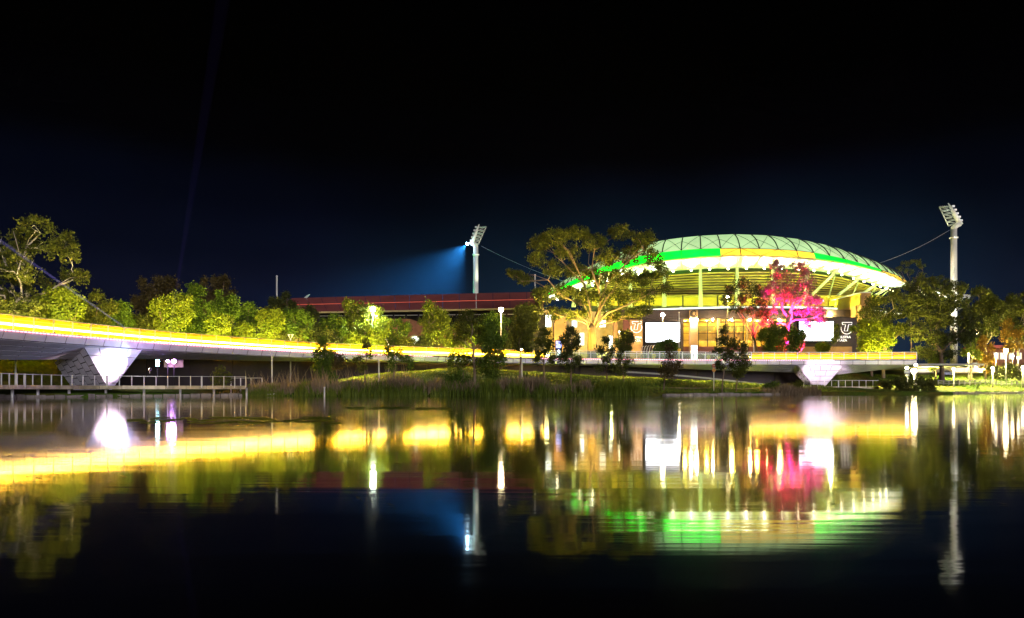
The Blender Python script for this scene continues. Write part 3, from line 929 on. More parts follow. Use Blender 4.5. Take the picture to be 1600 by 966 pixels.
for i in range(2, NB - 2):                               # yellow concourse wall in panels, and the lit canopy
    t0, t1 = TH[i] + 0.004, TH[i + 1] - 0.004
    mb = MB()
    a = [SY_(t0, RE - 8, 478), SY_(t1, RE - 8, 478), SY_(t1, RE - 8.5, 478), SY_(t0, RE - 8.5, 478)]
    b = [SY_(t0, RE - 8, 464.5), SY_(t1, RE - 8, 464.5), SY_(t1, RE - 8.5, 464.5), SY_(t0, RE - 8.5, 464.5)]
    mb.hexa(a + b); mb.build('wall_panel', M['yellow_wall'], stad)
    mb = MB(); mb.bar(SY_(t0, RE - 7.6, 463), SY_(t1, RE - 7.6, 463), 1.2, 0.45); mb.build('ledge', M['slat'], stad)
mb = MB(); mb2 = MB(); mb3 = MB()
for i in range(3, NB - 3):
    t0, t1 = TH[i], TH[i + 1]
    ra, rb = RE + 1.5, RE - 9
    za = SY_(0, ra, 478.5).z
    lo = [ST(t0, ra, za - 0.6), ST(t1, ra, za - 0.6), ST(t1, rb, za - 0.6), ST(t0, rb, za - 0.6)]
    hi = [ST(t0, ra, za), ST(t1, ra, za), ST(t1, rb, za), ST(t0, rb, za)]
    mb.hexa(lo + hi)
    mb2.bar(ST(t0, ra + 0.12, za - 0.38), ST(t1, ra + 0.12, za - 0.38), 0.16, 0.5)
    mb3.bar(ST(t0, ra - 4, za - 1.2), ST(t1, ra - 4, za - 1.2), 0.4, 0.8)
mb.build('canopy', M['soffit'], stad)
mb2.build('canopy_light', M['strip_white'], stad)
mb3.build('canopy_beam', M['column'], stad)
CANZ = SY_(0, RE + 1.5, 478.5).z

# lamps of the stadium: one under each soffit bay, floods on the canopy that wash the tier
lc = {'g': (0.62, 1.0, 0.72), 'y': (1.0, 0.95, 0.78), 'w': (0.95, 1.0, 0.97)}
for i in range(NB):
    th = (TH[i] + TH[i + 1]) / 2
    p = SC(th, RE - 5.0, C_WB, -0.35)
    px = px_of(p)
    if px < 850 or px > 1428: continue
    aim = SC(th, RE - 3.0, C_GB)
    col = lc['w'] if px > 1290 or px < 1000 else (lc['y'] if px > 1140 else lc['g'])
    MB().lathe((p.x, p.y, p.z - 0.1), [(0.2, -0.2), (0.3, 0.0), (0.32, 0.18)], 8).build('soffit_lamp', M['lamp_soft'], stad)
    lamp_light('soffit_light', p + Vector((0, 0, 0.15)), col, 16000 if px > 1290 else 11000, stad, 0.3, 'SPOT', aim, 125, 0.8)
for i in range(3, NB - 2, 2):
    th = TH[i]
    p = ST(th, RE + 1.0, CANZ + 0.4)
    px = px_of(p)
    MB().box(p.x - 0.4, p.x + 0.4, p.y - 0.25, p.y + 0.25, p.z - 0.4, p.z - 0.1).build('canopy_lamp', M['steel'], stad)
    col = (0.78, 1.0, 0.12) if px < 1180 else (0.92, 1.0, 0.14)
    lamp_light('canopy_flood', p, col, 9500, stad, 0.3, 'SPOT', SC(th, RE - 8, C_WB, -4), 150, 0.6)

# white lattice at the far right end of the roof, seen through the trees
g = [at(1432, 448, 262), at(1470, 458, 264), at(1516, 462, 266), at(1500, 484, 266), at(1462, 478, 264), at(1434, 470, 262)]
mb = MB()
for a, b in ((0, 1), (1, 2), (2, 3), (3, 4), (4, 5), (5, 0), (0, 4), (1, 4), (1, 3), (2, 4)):
    mb.tube([g[a], g[b]], 0.28, 6)
g2 = [p + Vector((0, 3, 0.6)) for p in g]
for a, b in ((0, 1), (1, 2), (2, 3), (3, 4)):
    mb.tube([g2[a], g2[b]], 0.2, 6)
for a in range(6): mb.tube([g[a], g2[a]], 0.18, 6)
mb.build('roof_truss', M['soffit'], stad)
lamp_light('truss_light', at(1470, 482, 258), (0.9, 1.0, 0.9), 30000, stad, 0.4, 'SPOT', at(1480, 462, 265), 140, 0.6)
# deep body of the stand so nothing shows through
mb = MB()
for i in range(1, NB - 1):
    t0, t1 = TH[i], TH[i + 1]
    a, b = SC(t0, RE - 15.5, C_WB, -0.5), SC(t1, RE - 15.5, C_WB, -0.5)
    mb.quad(Vector((a.x, a.y, 7)), Vector((b.x, b.y, 7)), b, a)
mb.build('inner_wall', M['slat_back'], stad)

# ---- the lower front of the stadium: brown fascia, glazed hall, pillars
FY = 229.0
def fx(px, Y=FY): return (px - 800) / FPX * Y
def fz(py, Y=FY): return CZ + (HOR - py) / FPX * Y
MB().box(fx(962), fx(1346), FY - 0.5, FY + 12, fz(498), CANZ - 1.75).build('fascia', M['facade_brown'], stad)
MB().box(fx(1000), fx(1068), FY, FY + 1, 7.3, fz(498) - 0.02).build('screen_wall', M['facade_brown'], stad)
MB().box(fx(1063), fx(1246), FY + 0.1, FY + 0.9, 7.3, fz(541.5)).build('plinth', M['facade_red'], stad)
MB().box(fx(1062), fx(1250), FY + 13, FY + 13.5, 7.3, fz(497)).build('hall_back_wall', M['skin_wall'], stad)
MB().box(fx(1062), fx(1250), FY + 0.6, FY + 13, fz(543.5), fz(542.5)).build('hall_floor', M['tan'], stad)
MB().box(fx(1062), fx(1250), FY + 1.0, FY + 12.98, fz(499.2), fz(498.4)).build('hall_ceiling', M['cream'], stad)
for k in range(4):                                       # mezzanine with counter
    a, b = fx(1092 + k * 38), fx(1126 + k * 38)
    MB().box(a, b, FY + 8, FY + 8.3, fz(514), fz(507)).build('bulkhead', M['slat_back'], stad)
    MB().box(a, b, FY + 7, FY + 7.5, fz(533), fz(529)).build('counter', M['cream'], stad)
    for j in range(6):
        x = a + (b - a) * (j + 0.5) / 6
        MB().box(x - 0.5, x + 0.5, FY + 12.6, FY + 12.95, fz(529), fz(514)).build('timber_panel', M['skin_wall'], stad)
for k, px in enumerate((1075, 1110, 1150, 1190, 1228)):
    p = Vector((fx(px), FY + 4.0, fz(500.5)))
    lamp_light('hall_light', p, (1.0, 0.68, 0.10), 7000, stad, 0.5)
    MB().ball((p.x, p.y, p.z + 0.3), 0.28, 8, 6).build('hall_lamp', M['lamp_soft'], stad)
cols = list(range(1064, 1247, 14)); rows_ = [498.5, 510, 521, 531.5, 541.5]
for i in range(len(cols) - 1):                           # glazing, each pane on its own
    for j in range(4):
        MB().box(fx(cols[i]) + 0.1, fx(cols[i + 1]) - 0.1, FY + 0.38, FY + 0.42, fz(rows_[j + 1]) + 0.08, fz(rows_[j]) - 0.08).build('pane', M['window_glass'], stad)
for i in range(len(cols)):
    MB().box(fx(cols[i]) - 0.1, fx(cols[i]) + 0.1, FY + 0.28, FY + 0.52, fz(541.4), fz(498.6)).build('mullion', M['black'], stad)
for j in range(1, 4):
    MB().box(fx(1064), fx(1246), FY + 0.31, FY + 0.49, fz(rows_[j]) - 0.07, fz(rows_[j]) + 0.07).build('transom', M['black'], stad)
for px, w in ((1122, 4.5), (1198, 4.0), (1166, 1.5)):
    MB().box(fx(px - w / 2), fx(px + w / 2), FY - 1.0, FY - 0.3, 7.3, fz(498.2)).build('pillar', M['cream'], stad)
for px in (1112, 1141, 1170, 1196, 1215):
    p = Vector((fx(px), FY - 1.2, fz(500.2)))
    MB().ball(p, 0.33, 8, 6).build('eave_lamp', M['lamp_warm'], stad)
    lamp_light('eave_light', p + Vector((0, -0.5, -0.2)), (1.0, 0.70, 0.2), 1500, stad, 0.2)
# the broad pillar with the ring emblem
MB().box(fx(1078, 225), fx(1089.5, 225), 224.4, 226.2, 7.3, fz(484.5, 225)).build('pillar', M['tan'], stad)
c = Vector((fx(1084, 224.2), 224.3, fz(490.5, 224)))
ring = MB()
ring.tube([c + Vector((1.05 * math.cos(a) * (0.75 + 0.05 * a), 0, 1.15 * math.sin(a))) for a in np.linspace(0.4, 6.0, 18)], 0.14, 6)
ring.tube([c + Vector((0.55 * math.cos(a), 0, 0.75 * math.sin(a))) for a in np.linspace(1.0, 6.9, 14)], 0.12, 6)
ring.build('emblem', M['black'], stad)
for px in (1079.5, 1088.5):
    p = Vector((fx(px, 223.6), 223.6, fz(500, 223.6)))
    MB().ball(p, 0.45, 10, 6).build('pillar_lamp', M['lamp_warm'], stad)
    lamp_light('pillar_light', p + Vector((0, -0.2, -0.5)), (1.0, 0.82, 0.5), 2600, stad, 0.3)
# sign pylon beside the left screen
MB().box(fx(984, 227), fx(1003.5, 227), 226.4, 228.4, 7.3, fz(500, 227)).build('sign_panel', M['tan'], stad)
MB().box(fx(974, 227), fx(984, 227) - 0.03, 226.8, 228.4, 7.3, fz(500, 227)).build('wall', M['facade_red'], stad)
def word(txt, size, loc, mat, parent, rx=math.radians(90)):
    cu = bpy.data.curves.new('lettering', 'FONT'); cu.body = txt; cu.size = size; cu.extrude = 0.03; cu.offset = 0.02 * size
    cu.align_x = 'CENTER'; cu.materials.append(mat)
    o = bpy.data.objects.new('lettering', cu); COL.objects.link(o)
    me = bpy.data.meshes.new_from_object(o)
    bpy.data.objects.remove(o)
    o = bpy.data.objects.new('lettering', me); COL.objects.link(o)
    o.location = loc; o.rotation_euler = (rx, 0, 0)
    return adopt(o, parent)
def logo(c, s, parent, mat, th=0.10):
    """the letter T leaning inside an open ring"""
    c = Vector(c); mb = MB()
    def P(u, v): return c + Vector((u * s, 0, v * s))
    outl = [P(-0.75, 1.0), P(1.0, 1.0), P(0.92, 0.62), P(0.38, 0.62), P(0.18, -0.5), P(-0.38, -0.5), P(-0.14, 0.62), P(-0.68, 0.62)]
    mb.tube(outl + [outl[0]], th * 0.9, 6)
    mb.tube([P(0.05 + 0.98 * math.cos(a), -0.05 + 0.98 * math.sin(a)) for a in np.linspace(math.radians(165), math.radians(385), 22)], th, 6)
    mb.build('logo', mat, parent)
logo((fx(994, 226.2), 226.25, fz(511, 226)), 1.75, stad, M['sign_white'], 0.12)
word('TELSTRA', 0.95, (fx(994, 226.2), 226.3, fz(529, 226)), M['sign_white'], stad)
word('PLAZA', 0.95, (fx(994, 226.2), 226.3, fz(533.8, 226)), M['sign_white'], stad)
lamp_light('sign_light', (fx(994, 222), 221.5, fz(541, 222)), (1.0, 0.72, 0.40), 2600, stad, 0.3, 'SPOT', (fx(994), 226, fz(515, 226)), 90, 0.6)
# dark wing with the right screen
WY = 216.0
MB().box(fx(1240, WY), fx(1339, WY), WY, WY + 6, 7.3, fz(497, WY)).build('wing_wall', M['facade_brown'], stad)
MB().box(fx(1240, WY) - 0.1, fx(1339, WY) + 0.1, WY - 0.15, WY + 6.1, fz(497, WY), fz(496, WY)).build('wing_coping', M['black'], stad)
MB().box(fx(1240, WY), fx(1330, WY), WY - 0.6, WY - 0.02, 7.3, fz(542, WY)).build('wing_bench', M['tan'], stad)
lg = Vector((fx(1322, WY), WY - 0.2, fz(513, WY)))
logo(lg, 1.75, stad, M['sign_white'], 0.12)
word('TELSTRA', 1.0, (fx(1319, WY), WY - 0.1, fz(528.5, WY)), M['sign_white'], stad)
word('PLAZA', 1.0, (fx(1315.5, WY), WY - 0.1, fz(533.5, WY)), M['sign_white'], stad)
# upper box with timber end, right of the columns
BY = 222.0
cx = fx(1346, BY)
MB().box(cx + 0.02, fx(1361, BY), BY, BY + 18, fz(500, BY), fz(458, BY)).build('timber_end', M['timber_wall'] if 'timber_wall' in M else M['tan'], stad)
MB().box(cx - 0.35, cx, BY + 0.05, BY + 18, fz(476, BY), fz(459, BY)).build('box_side', M['yellow_wall'], stad)
MB().box(cx - 0.25, cx, BY + 3, BY + 18, fz(500, BY), fz(476, BY)).build('box_side', M['tan'], stad)
MB().box(cx - 0.6, fx(1363, BY), BY - 0.3, BY + 20, fz(458, BY) + 0.02, fz(456.5, BY) + 0.02).build('box_roof', M['soffit'], stad)
lamp_light('box_light', (cx - 7, BY + 6, fz(488, BY)), (1.0, 0.85, 0.25), 9000, stad, 0.4)
# entrance hall left of the big tree: lit window, yellow pylon, warm wall
EY = 234.0
MB().box(fx(836, EY), fx(976, EY), EY, EY + 10, 7.3, fz(487, EY)).build('entrance_wall', M['cream'], stad)
for a, b, c0, c1 in ((838, 846, 492, 516), (848, 862, 492, 512), (893, 902, 500, 512), (905, 913, 520, 540), (936, 947, 500, 512), (950, 962, 524, 546)):
    fr = MB().box(fx(a, EY), fx(b, EY), EY - 0.12, EY - 0.02, fz(c1, EY), fz(c0, EY)).build('window', M['steel'], stad)
    MB().box(fx(a, EY) + 0.2, fx(b, EY) - 0.2, EY - 0.2, EY - 0.14, fz(c1, EY) + 0.2, fz(c0, EY) - 0.2).build('pane', M['window_white'], fr)
MB().box(fx(865, EY - 6), fx(884, EY - 6), EY - 8, EY - 4, 7.3, fz(499, EY - 6)).build('pylon', M['tan'], stad)
MB().box(fx(958, EY - 6), fx(964, EY - 6), EY - 7, EY - 5, 7.3, fz(492, EY - 6)).build('pylon', M['tan'], stad)
lamp_light('entrance_light', (fx(868, 214), 214, 12), (1.0, 0.72, 0.16), 22000, stad, 0.4)
lamp_light('entrance_light', (fx(955, 218), 218, 12), (1.0, 0.76, 0.25), 9000, stad, 0.4)

# screens hang on the walls: things of their own
def screen(label, px0, px1, py0, py1, Y):
    t = thing('video_screen', label, 'screen', tuple(at((px0 + px1) / 2, py1, Y)))
    MB().box(fx(px0, Y) - 0.3, fx(px1, Y) + 0.3, Y, Y + 0.5, fz(py1, Y) - 0.9, fz(py0, Y) + 0.3).build('frame', M['black'], t)
    MB().box(fx(px0, Y), fx(px1, Y), Y - 0.06, Y - 0.01, fz(py1, Y), fz(py0, Y)).build('screen_face', M['screen'], t)
screen('bright white video screen on the brown wall beside the tan sign panel', 1009, 1062, 504.5, 534.5, 228.2)
screen('bright white video screen on the dark wing behind the pink lit tree', 1249, 1302, 502.5, 532.5, 215.2)

# ------------------------------------------------------------------ long building with the red roof
hall = thing('red_roof_building', 'long low building with dull red metal roof behind the trees', 'building', tuple(at(620, 560, 215)))
RY = 214.0
ridge = [at(456, 466.5, RY + 26), at(640, 461.5, RY + 22), at(850, 456.5, RY + 18)]
eave = [at(400, 492, RY + 8), at(470, 488.2, RY + 4), at(640, 485.3, RY + 2), at(850, 481.0, RY)]
NSEG = 16
def rl(pts, f):
    x = f * (len(pts) - 1); i = min(len(pts) - 2, int(x)); return Vector(pts[i]).lerp(Vector(pts[i + 1]), x - i)
for i in range(NSEG):
    f0, f1 = i / NSEG, (i + 1) / NSEG - 0.0015
    e0, e1, r0, r1 = rl(eave[1:], f0), rl(eave[1:], f1), rl(ridge, f0), rl(ridge, f1)
    for a, b in ((0.0, 0.485), (0.515, 1.0)):
        mb = MB(); slab4(mb, [e0.lerp(r0, a), e1.lerp(r1, a), e1.lerp(r1, b), e0.lerp(r0, b)], Vector((0, -0.4, 1)), 0.12)
        mb.build('roof_sheet', M['roof_red'], hall)
mb = MB(); mb.poly([eave[0], eave[1], ridge[0], ridge[0] + Vector((-6, 14, -4))]); mb.build('roof_hip', M['roof_red'], hall)
mb = MB()
for i in range(NSEG):
    f0, f1 = i / NSEG, (i + 1) / NSEG
    a, b = rl(eave[1:], f0).lerp(rl(ridge, f0), 0.5), rl(eave[1:], f1).lerp(rl(ridge, f1), 0.5)
    mb.bar(a + Vector((0, -0.1, 0.1)), b + Vector((0, -0.1, 0.1)), 0.3, 0.22)
M['red_strip'] = glow('roof_edge_neon', (1.0, 0.14, 0.08), 0.22, 0.5, 0.05)
mb.build('roof_light_strip', M['red_strip'], hall)
mb = MB()
for i in range(NSEG):
    a, b = rl(eave[1:], i / NSEG), rl(eave[1:], (i + 1) / NSEG)
    mb.bar(a + Vector((0, -0.2, -0.15)), b + Vector((0, -0.2, -0.15)), 0.5, 0.5)
mb.build('gutter', M['cream'], hall)
w0, w1 = at(412, 500, RY + 12), at(850, 500, RY + 8)
mb = MB(); mb.hexa([(w0.x, w0.y, 6.5), (w1.x, w1.y, 6.5), (w1.x, w1.y + 12, 6.5), (w0.x, w0.y + 12, 6.5), (w0.x, w0.y, 26.6), (w1.x, w1.y, 26.6), (w1.x, w1.y + 12, 26.6), (w0.x, w0.y + 12, 26.6)])
mb.build('wall', M['black'], hall)
for k in range(24):
    f = k / 23
    p = Vector(w0).lerp(Vector(w1), f)
    MB().box(p.x - 0.25, p.x + 0.25, p.y - 5.6, p.y - 5.1, 6.5, 24.4).build('verandah_post', M['black'], hall)
mb = MB(); mb.bar((w0.x, w0.y - 5.4, fz(494, RY + 5)), (w1.x, w1.y - 5.4, fz(492, RY + 5)), 0.15, 0.2); mb.build('verandah_rail', M['steel'], hall)
# brick terrace in front of it with the arched lit opening
ter = thing('brick_terrace', 'low brick terrace wall with a white lit arched opening below the red roof', 'wall', tuple(at(640, 560, 190)))
a, b = at(596, 497, 191), at(664, 505, 189)
pts = [at(598, 560, 190), at(600, 503, 190), at(612, 498, 190), at(640, 498.5, 190), at(655, 503, 190), at(700, 513, 190), at(760, 513, 190), at(760, 560, 190)]
bm_ = MB(); bm_.poly([tuple(p) for p in pts]); bm_.poly([tuple(p + Vector((0, 3, 0))) for p in reversed(pts)])
for i in range(len(pts)):
    p, q = pts[i], pts[(i + 1) % len(pts)]
    bm_.quad(p, p + Vector((0, 3, 0)), q + Vector((0, 3, 0)), q)
bm_.build('wall', M['brick'], ter)
c = at(648, 538, 189.7); r = 10.5 / FPX * 190
arch = [c + Vector((r * math.cos(x), 0, 1.3 * r * math.sin(x))) for x in np.linspace(0, math.pi, 12)]
mb = MB(); mb.poly(arch); mb.build('opening', M['window_white'], ter)
mb = MB(); mb.tube([p + Vector((0, -0.1, 0)) for p in arch], 0.22, 6); mb.build('arch_frame', M['cream'], ter)
# small pavilion glimpsed far left of the stage, flag pole etc.
def pole(label, px, py0, py1, Y, r, mat, name='pole', cat='pole'):
    a, b = at(px, py1, Y), at(px, py0, Y)
    gz = min(a.z, ground_z(a.x, a.y))
    t = thing(name, label, cat, (a.x, a.y, gz))
    MB().tube([(a.x, a.y, gz), (a.x, a.y, b.z)], [r, r * 0.7], 8).build('shaft', mat, t)
    MB().ball((a.x, a.y, b.z), r * 1.1, 8, 6).build('finial', mat, t)
    return t
pole('white flag pole rising beside the dark tree at the red roof end', 432.5, 432, 520, 200, 0.3, M['white_steel'], 'flagpole', 'flagpole')
pole('thin white pole left of the stadium roof end behind the big gum', 836, 430, 545, 232, 0.28, M['white_steel'], 'flagpole', 'flagpole')
pole('slim white light pole in front of the bright screen edge', 1061, 488, 548, 222, 0.16, M['white_steel'], 'slim_pole')
pole('slim grey pole in front of the glazed hall beside the hedge', 1178, 502, 548, 200, 0.2, M['steel'], 'slim_pole')
pole('white post standing in the water in front of the reeds', 507, 606, 621, 93, 0.13, M['white_steel'], 'marker_post', 'post')

# ------------------------------------------------------------------ floodlight towers
def tower(label, px, Y, py_bend, bend, tip, frame, side):
    b = at(px, 600, Y); zb = CZ + (HOR - py_bend) / FPX * Y
    t = thing('floodlight_tower', label, 'floodlight tower', (b.x, b.y, 7))
    MB().lathe((b.x, b.y, 7), [(1.3, 0), (1.22, 20), (1.05, zb - 7)], 16).build('shaft', M['tower_white'], t)
    MB().lathe((b.x, b.y, zb - 3.6), [(1.1, 0), (1.5, 0.1), (1.5, 0.5), (1.1, 0.6)], 16).build('collar', M['tower_white'], t)
    e = at(bend[0], bend[1], Y); p = at(tip[0], tip[1], Y)
    MB().tube([(b.x, b.y, zb - 0.6), (b.x, b.y, zb + 0.4), Vector((b.x, b.y, zb)).lerp(e, 0.5) + Vector((0, 0, 0.5)), e], [1.05, 1.05, 1.0, 0.95], 12).build('neck', M['tower_white'], t)
    MB().tube([e - (p - e) * 0.05, e.lerp(p, 0.5), p], [0.95, 0.75, 0.15], 10).build('mast', M['tower_white'], t)
    f0, f1 = at(frame[0][0], frame[0][1], Y), at(frame[1][0], frame[1][1], Y)   # outer edge of the lamp frame, low and high
    f0.y += 1.5; f1.y += 1.5
    NR = 6
    mb = MB(); mb.tube([f0, f1], 0.22, 6)
    for k in range(NR):
        f = k / (NR - 1)
        mb.tube([e.lerp(p, 0.06 + 0.76 * f), f0.lerp(f1, f)], 0.16, 6)
        if k < NR - 1:
            g = (k + 1) / (NR - 1)
            mb.tube([e.lerp(p, 0.06 + 0.76 * f), f0.lerp(f1, g)], 0.09, 5)
    mb.build('frame', M['tower_white'], t)
    mb = MB()
    dx = (f0 - e); dx.z = 0
    for k in range(NR):
        f = k / (NR - 1)
        a, c = e.lerp(p, 0.06 + 0.76 * f), f0.lerp(f1, f)
        for j in range(5):
            q = a.lerp(c, (j + 0.6) / 5) + Vector((0, -0.35, 0.25))
            MB().tube([q, q + Vector((side * 0.45, 0.35, -0.25))], [0.28, 0.38], 8).build('lamp', M['lens_off'], t)
    for k in range(5):
        q = e.lerp(p, 0.15 + 0.17 * k) - dx.normalized() * 0.9
        MB().box(q.x - 0.45, q.x + 0.45, q.y - 0.4, q.y + 0.4, q.z - 0.3, q.z + 0.35).build('ballast_box', M['steel'], t)
    return t, e, p
tl, e1, p1 = tower('tall white floodlight tower rising behind the red roof', 743.3, 300, 386, (737, 380.5), (748.7, 350.5), ((747, 381), (759, 354)), 1)
tr, e2, p2 = tower('tall white floodlight tower beyond the right end of the stadium', 1490.3, 265, 358, (1500, 350), (1481.5, 317.5), ((1486, 352), (1472, 322.5)), -1)
q = at(730.5, 382, 300); q.y -= 1.2
MB().ball(q, 0.5, 10, 8).build('lit_lamp', M['lamp_blue'], tl)
LAMP_BLUE = q + Vector((-0.75, -0.1, -0.5))
# faint wash on both shafts from added spots without fixtures
lamp_light('shaft_wash', at(768, 440, 292), (0.95, 1.0, 0.72), 9000, tl, 0.5, 'SPOT', at(743, 410, 300), 80, 0.8)
lamp_light('shaft_wash', at(1462, 425, 256), (1.0, 0.95, 0.80), 9000, tr, 0.5, 'SPOT', at(1490, 375, 265), 90, 0.8)
def cable(label, a, b, sag, r, mat):
    pts = [a.lerp(b, f) - Vector((0, 0, 4 * sag * f * (1 - f))) for f in np.linspace(0, 1, 14)]
    o = MB().tube(pts, r, 5).build('cable', mat)
    tag(o, label, 'cable')
cable('thin camera cable running down from the tower behind the red roof', at(752, 384.5, 300), at(900, 446, 262), 1.0, 0.05, M['steel'])
cable('thin camera cable running from the right tower to the roof', at(1484, 359.5, 265), at(1372, 412, 262), 1.0, 0.05, M['steel'])
# a third tower head just peeping over the red roof
t = thing('distant_floodlight', 'tiny floodlight head peeping over the red roof', 'floodlight tower', tuple(at(480, 470, 420)))
hp = at(480, 462, 420)
mb = MB(); mb.tube([at(478, 530, 420), at(478.5, 466, 420)], 0.8, 8); mb.build('shaft', M['tower_white'], t)
mb = MB()
for k in range(4):
    mb.bar(at(475.5 + 1.2 * k, 465.5 - 1.0 * k, 420), at(480.5 + 1.2 * k, 464.5 - 1.4 * k, 420), 0.5, 0.45)
mb.build('frame', M['tower_white'], t)

# ------------------------------------------------------------------ trees and shrubs
def leaf_quads(centres, n_per, spread, size, droop, r, zstretch=1.0):
    """many small pointed leaves gathered round clump centres"""
    c = np.repeat(centres, n_per, axis=0)
    k = len(c)
    off = r.normal(size=(k, 3)) * spread
    off[:, 2] *= zstretch
    if zstretch > 1: off[:, 2] -= np.abs(off[:, 2]) * 0.4
    p = c + off
    d = r.normal(size=(k, 3)); d[:, 2] -= droop * 1.6
    d /= np.linalg.norm(d, axis=1, keepdims=True) + 1e-9
    u = r.normal(size=(k, 3)); u -= d * np.sum(u * d, axis=1, keepdims=True)
    u /= np.linalg.norm(u, axis=1, keepdims=True) + 1e-9
    L = (size * r.uniform(0.65, 1.35, size=(k, 1))); W = L * r.uniform(0.28, 0.46, size=(k, 1))
    v = np.empty((k, 4, 3))
    v[:, 0] = p - d * L * 0.5; v[:, 1] = p - d * L * 0.05 + u * W; v[:, 2] = p + d * L * 0.5; v[:, 3] = p - d * L * 0.05 - u * W
    return v.reshape(-1, 3)

TREE_N = [0]
def plateau(px, Y):
    """for a spot behind the bridge: the first distance along this bearing where the upper ground is reached"""
    y = Y
    while y < 260 and ground_z((px - 800) / FPX * y, y) < 5.6: y += 0.5
    return y
def behind(px, Y):
    if px < 300: return Y > 96
    x = (px - 800) / FPX * Y
    return 0 < px < 1330 and Y > bridge_y(x)
def tree(label, base, Y, lobes, leaf='leaf_green', bark='bark_dark', size=0.42, dens=1.0, tr=0.3, fork=0.3, droop=0.25, name='tree', cat='tree', group=None,
         zs=1.0, base_py=None, twigs=4, clump=0.75, lean=0.0, limb=0.42, shell=0.35):
    """lobes: (px, py, rx, ry) in photo pixels at the tree's own distance; base: px of the trunk's foot"""
    TREE_N[0] += 1; size *= 0.86
    if 480 < base < 1180 and Y < 121 and name != 'bush': dens *= 1.45
    r = np.random.default_rng(100 + TREE_N[0]); rr = random.Random(TREE_N[0])
    if base_py is None and behind(base, Y) and 70 < base < 1330: Y = max(Y, plateau(base, 90 if base < 300 else Y - 10) + 5)
    bx = (base - 800) / FPX * Y
    bz = ground_z(bx, Y) if base_py is None else CZ + (HOR - base_py) / FPX * Y
    t = thing(name, label, cat, (bx, Y, bz), group)
    O = Vector((bx, Y, bz)); k = Y / FPX
    L = []
    for (px, py, rx, ry) in lobes:
        dep = 0.5 * (rx + ry) * k
        c = at(px, py, Y) - O
        c.y = rr.uniform(-0.7, 0.7) * dep
        L.append((c, rx * k, dep * 0.9, ry * k))
    cen = sum((l[0] for l in L), Vector()) / len(L)
    top = max(l[0].z for l in L)
    mb = MB()
    fz_ = max(0.5, fork * top)
    fp = Vector((cen.x * 0.35 + lean, cen.y * 0.2, fz_))
    trunk = [Vector((0, 0, -0.3)), Vector((fp.x * 0.15, 0, fz_ * 0.35)), Vector((fp.x * 0.55 + rr.uniform(-.1, .1), fp.y * 0.5, fz_ * 0.7)), fp]
    mb.tube(trunk, [tr * 1.25, tr, tr * 0.88, tr * 0.8], 8)
    nm = max(2, min(len(L), int(round(len(L) ** 0.62))))
    order = sorted(range(len(L)), key=lambda i: -(L[i][0].xz - cen.xz).length)
    mains = [order[0]]
    while len(mains) < nm:                      # main limbs go to lobes far from one another
        mains.append(max((i for i in range(len(L)) if i not in mains), key=lambda i: min((L[i][0] - L[j][0]).length for j in mains)))
    curves = []
    for i in mains + [i for i in order if i not in mains]:
        c, rx, ry, rz = L[i]
        e = c + Vector((0, 0, rz * 0.15))
        if i in mains:
            a = trunk[2].lerp(fp, rr.uniform(0.2, 1.0)); r0 = tr * limb * rr.uniform(0.85, 1.25)
        else:
            best = min(((cv[0][k], cv[1][k]) for cv in curves for k in (2, 3, 4)), key=lambda q: (q[0] - e).length + max(0, q[0].z - e.z) * 1.5)
            a, r0 = best[0], best[1] * 0.75
        dist = (e - a).length; w = dist * 0.10
        pts = [a.lerp(e, f) + Vector((rr.uniform(-w, w), rr.uniform(-w, w), rr.uniform(-0.5, 1) * w + dist * 0.16 * f * (1 - f))) * (1 if 0 < f < 1 else 0) for f in (0, 0.2, 0.42, 0.62, 0.82, 1)]
        rads = [r0 * q for q in (1, 0.85, 0.7, 0.55, 0.4, 0.2)]
        mb.tube(pts, rads, 6)
        curves.append((pts, rads))
        for q in range(twigs):
            s = pts[2 + q % 4]
            w_ = c + Vector((rr.uniform(-1, 1) * rx, rr.uniform(-1, 1) * ry, rr.uniform(-0.6, 0.95) * rz)) * 0.8
            mid = s.lerp(w_, 0.5) + Vector((rr.uniform(-1, 1), rr.uniform(-1, 1), rr.uniform(0, 1))) * (w_ - s).length * 0.12
            mb.tube([s, mid, w_], [r0 * 0.3, r0 * 0.2, r0 * 0.07], 5)
    mb.build('trunk', M[bark], t, local=True)
    cs = []
    for (c, rx, ry, rz) in L:
        area = 3.14 * rx * rz
        n = max(5, int(dens * 0.8 * area * 1.5 / (clump * clump) * 1.0 + 5))
        d = r.normal(size=(n, 3)); d /= np.linalg.norm(d, axis=1, keepdims=True)
        rad = (shell + (1 - shell) * r.random((n, 1)) ** 0.6)
        cs.append(np.array(c)[None] + d * rad * np.array([rx, ry, rz])[None] * 0.95)
    cs = np.concatenate(cs)
    n_per = int(max(10, 30 * (clump / 0.75) ** 2 * (0.42 / size) ** 1.2))
    v = leaf_quads(cs, n_per, clump * 0.5, size, droop, r, zs)
    fast_quads('crown', v, M[leaf], t, local=True)
    return t

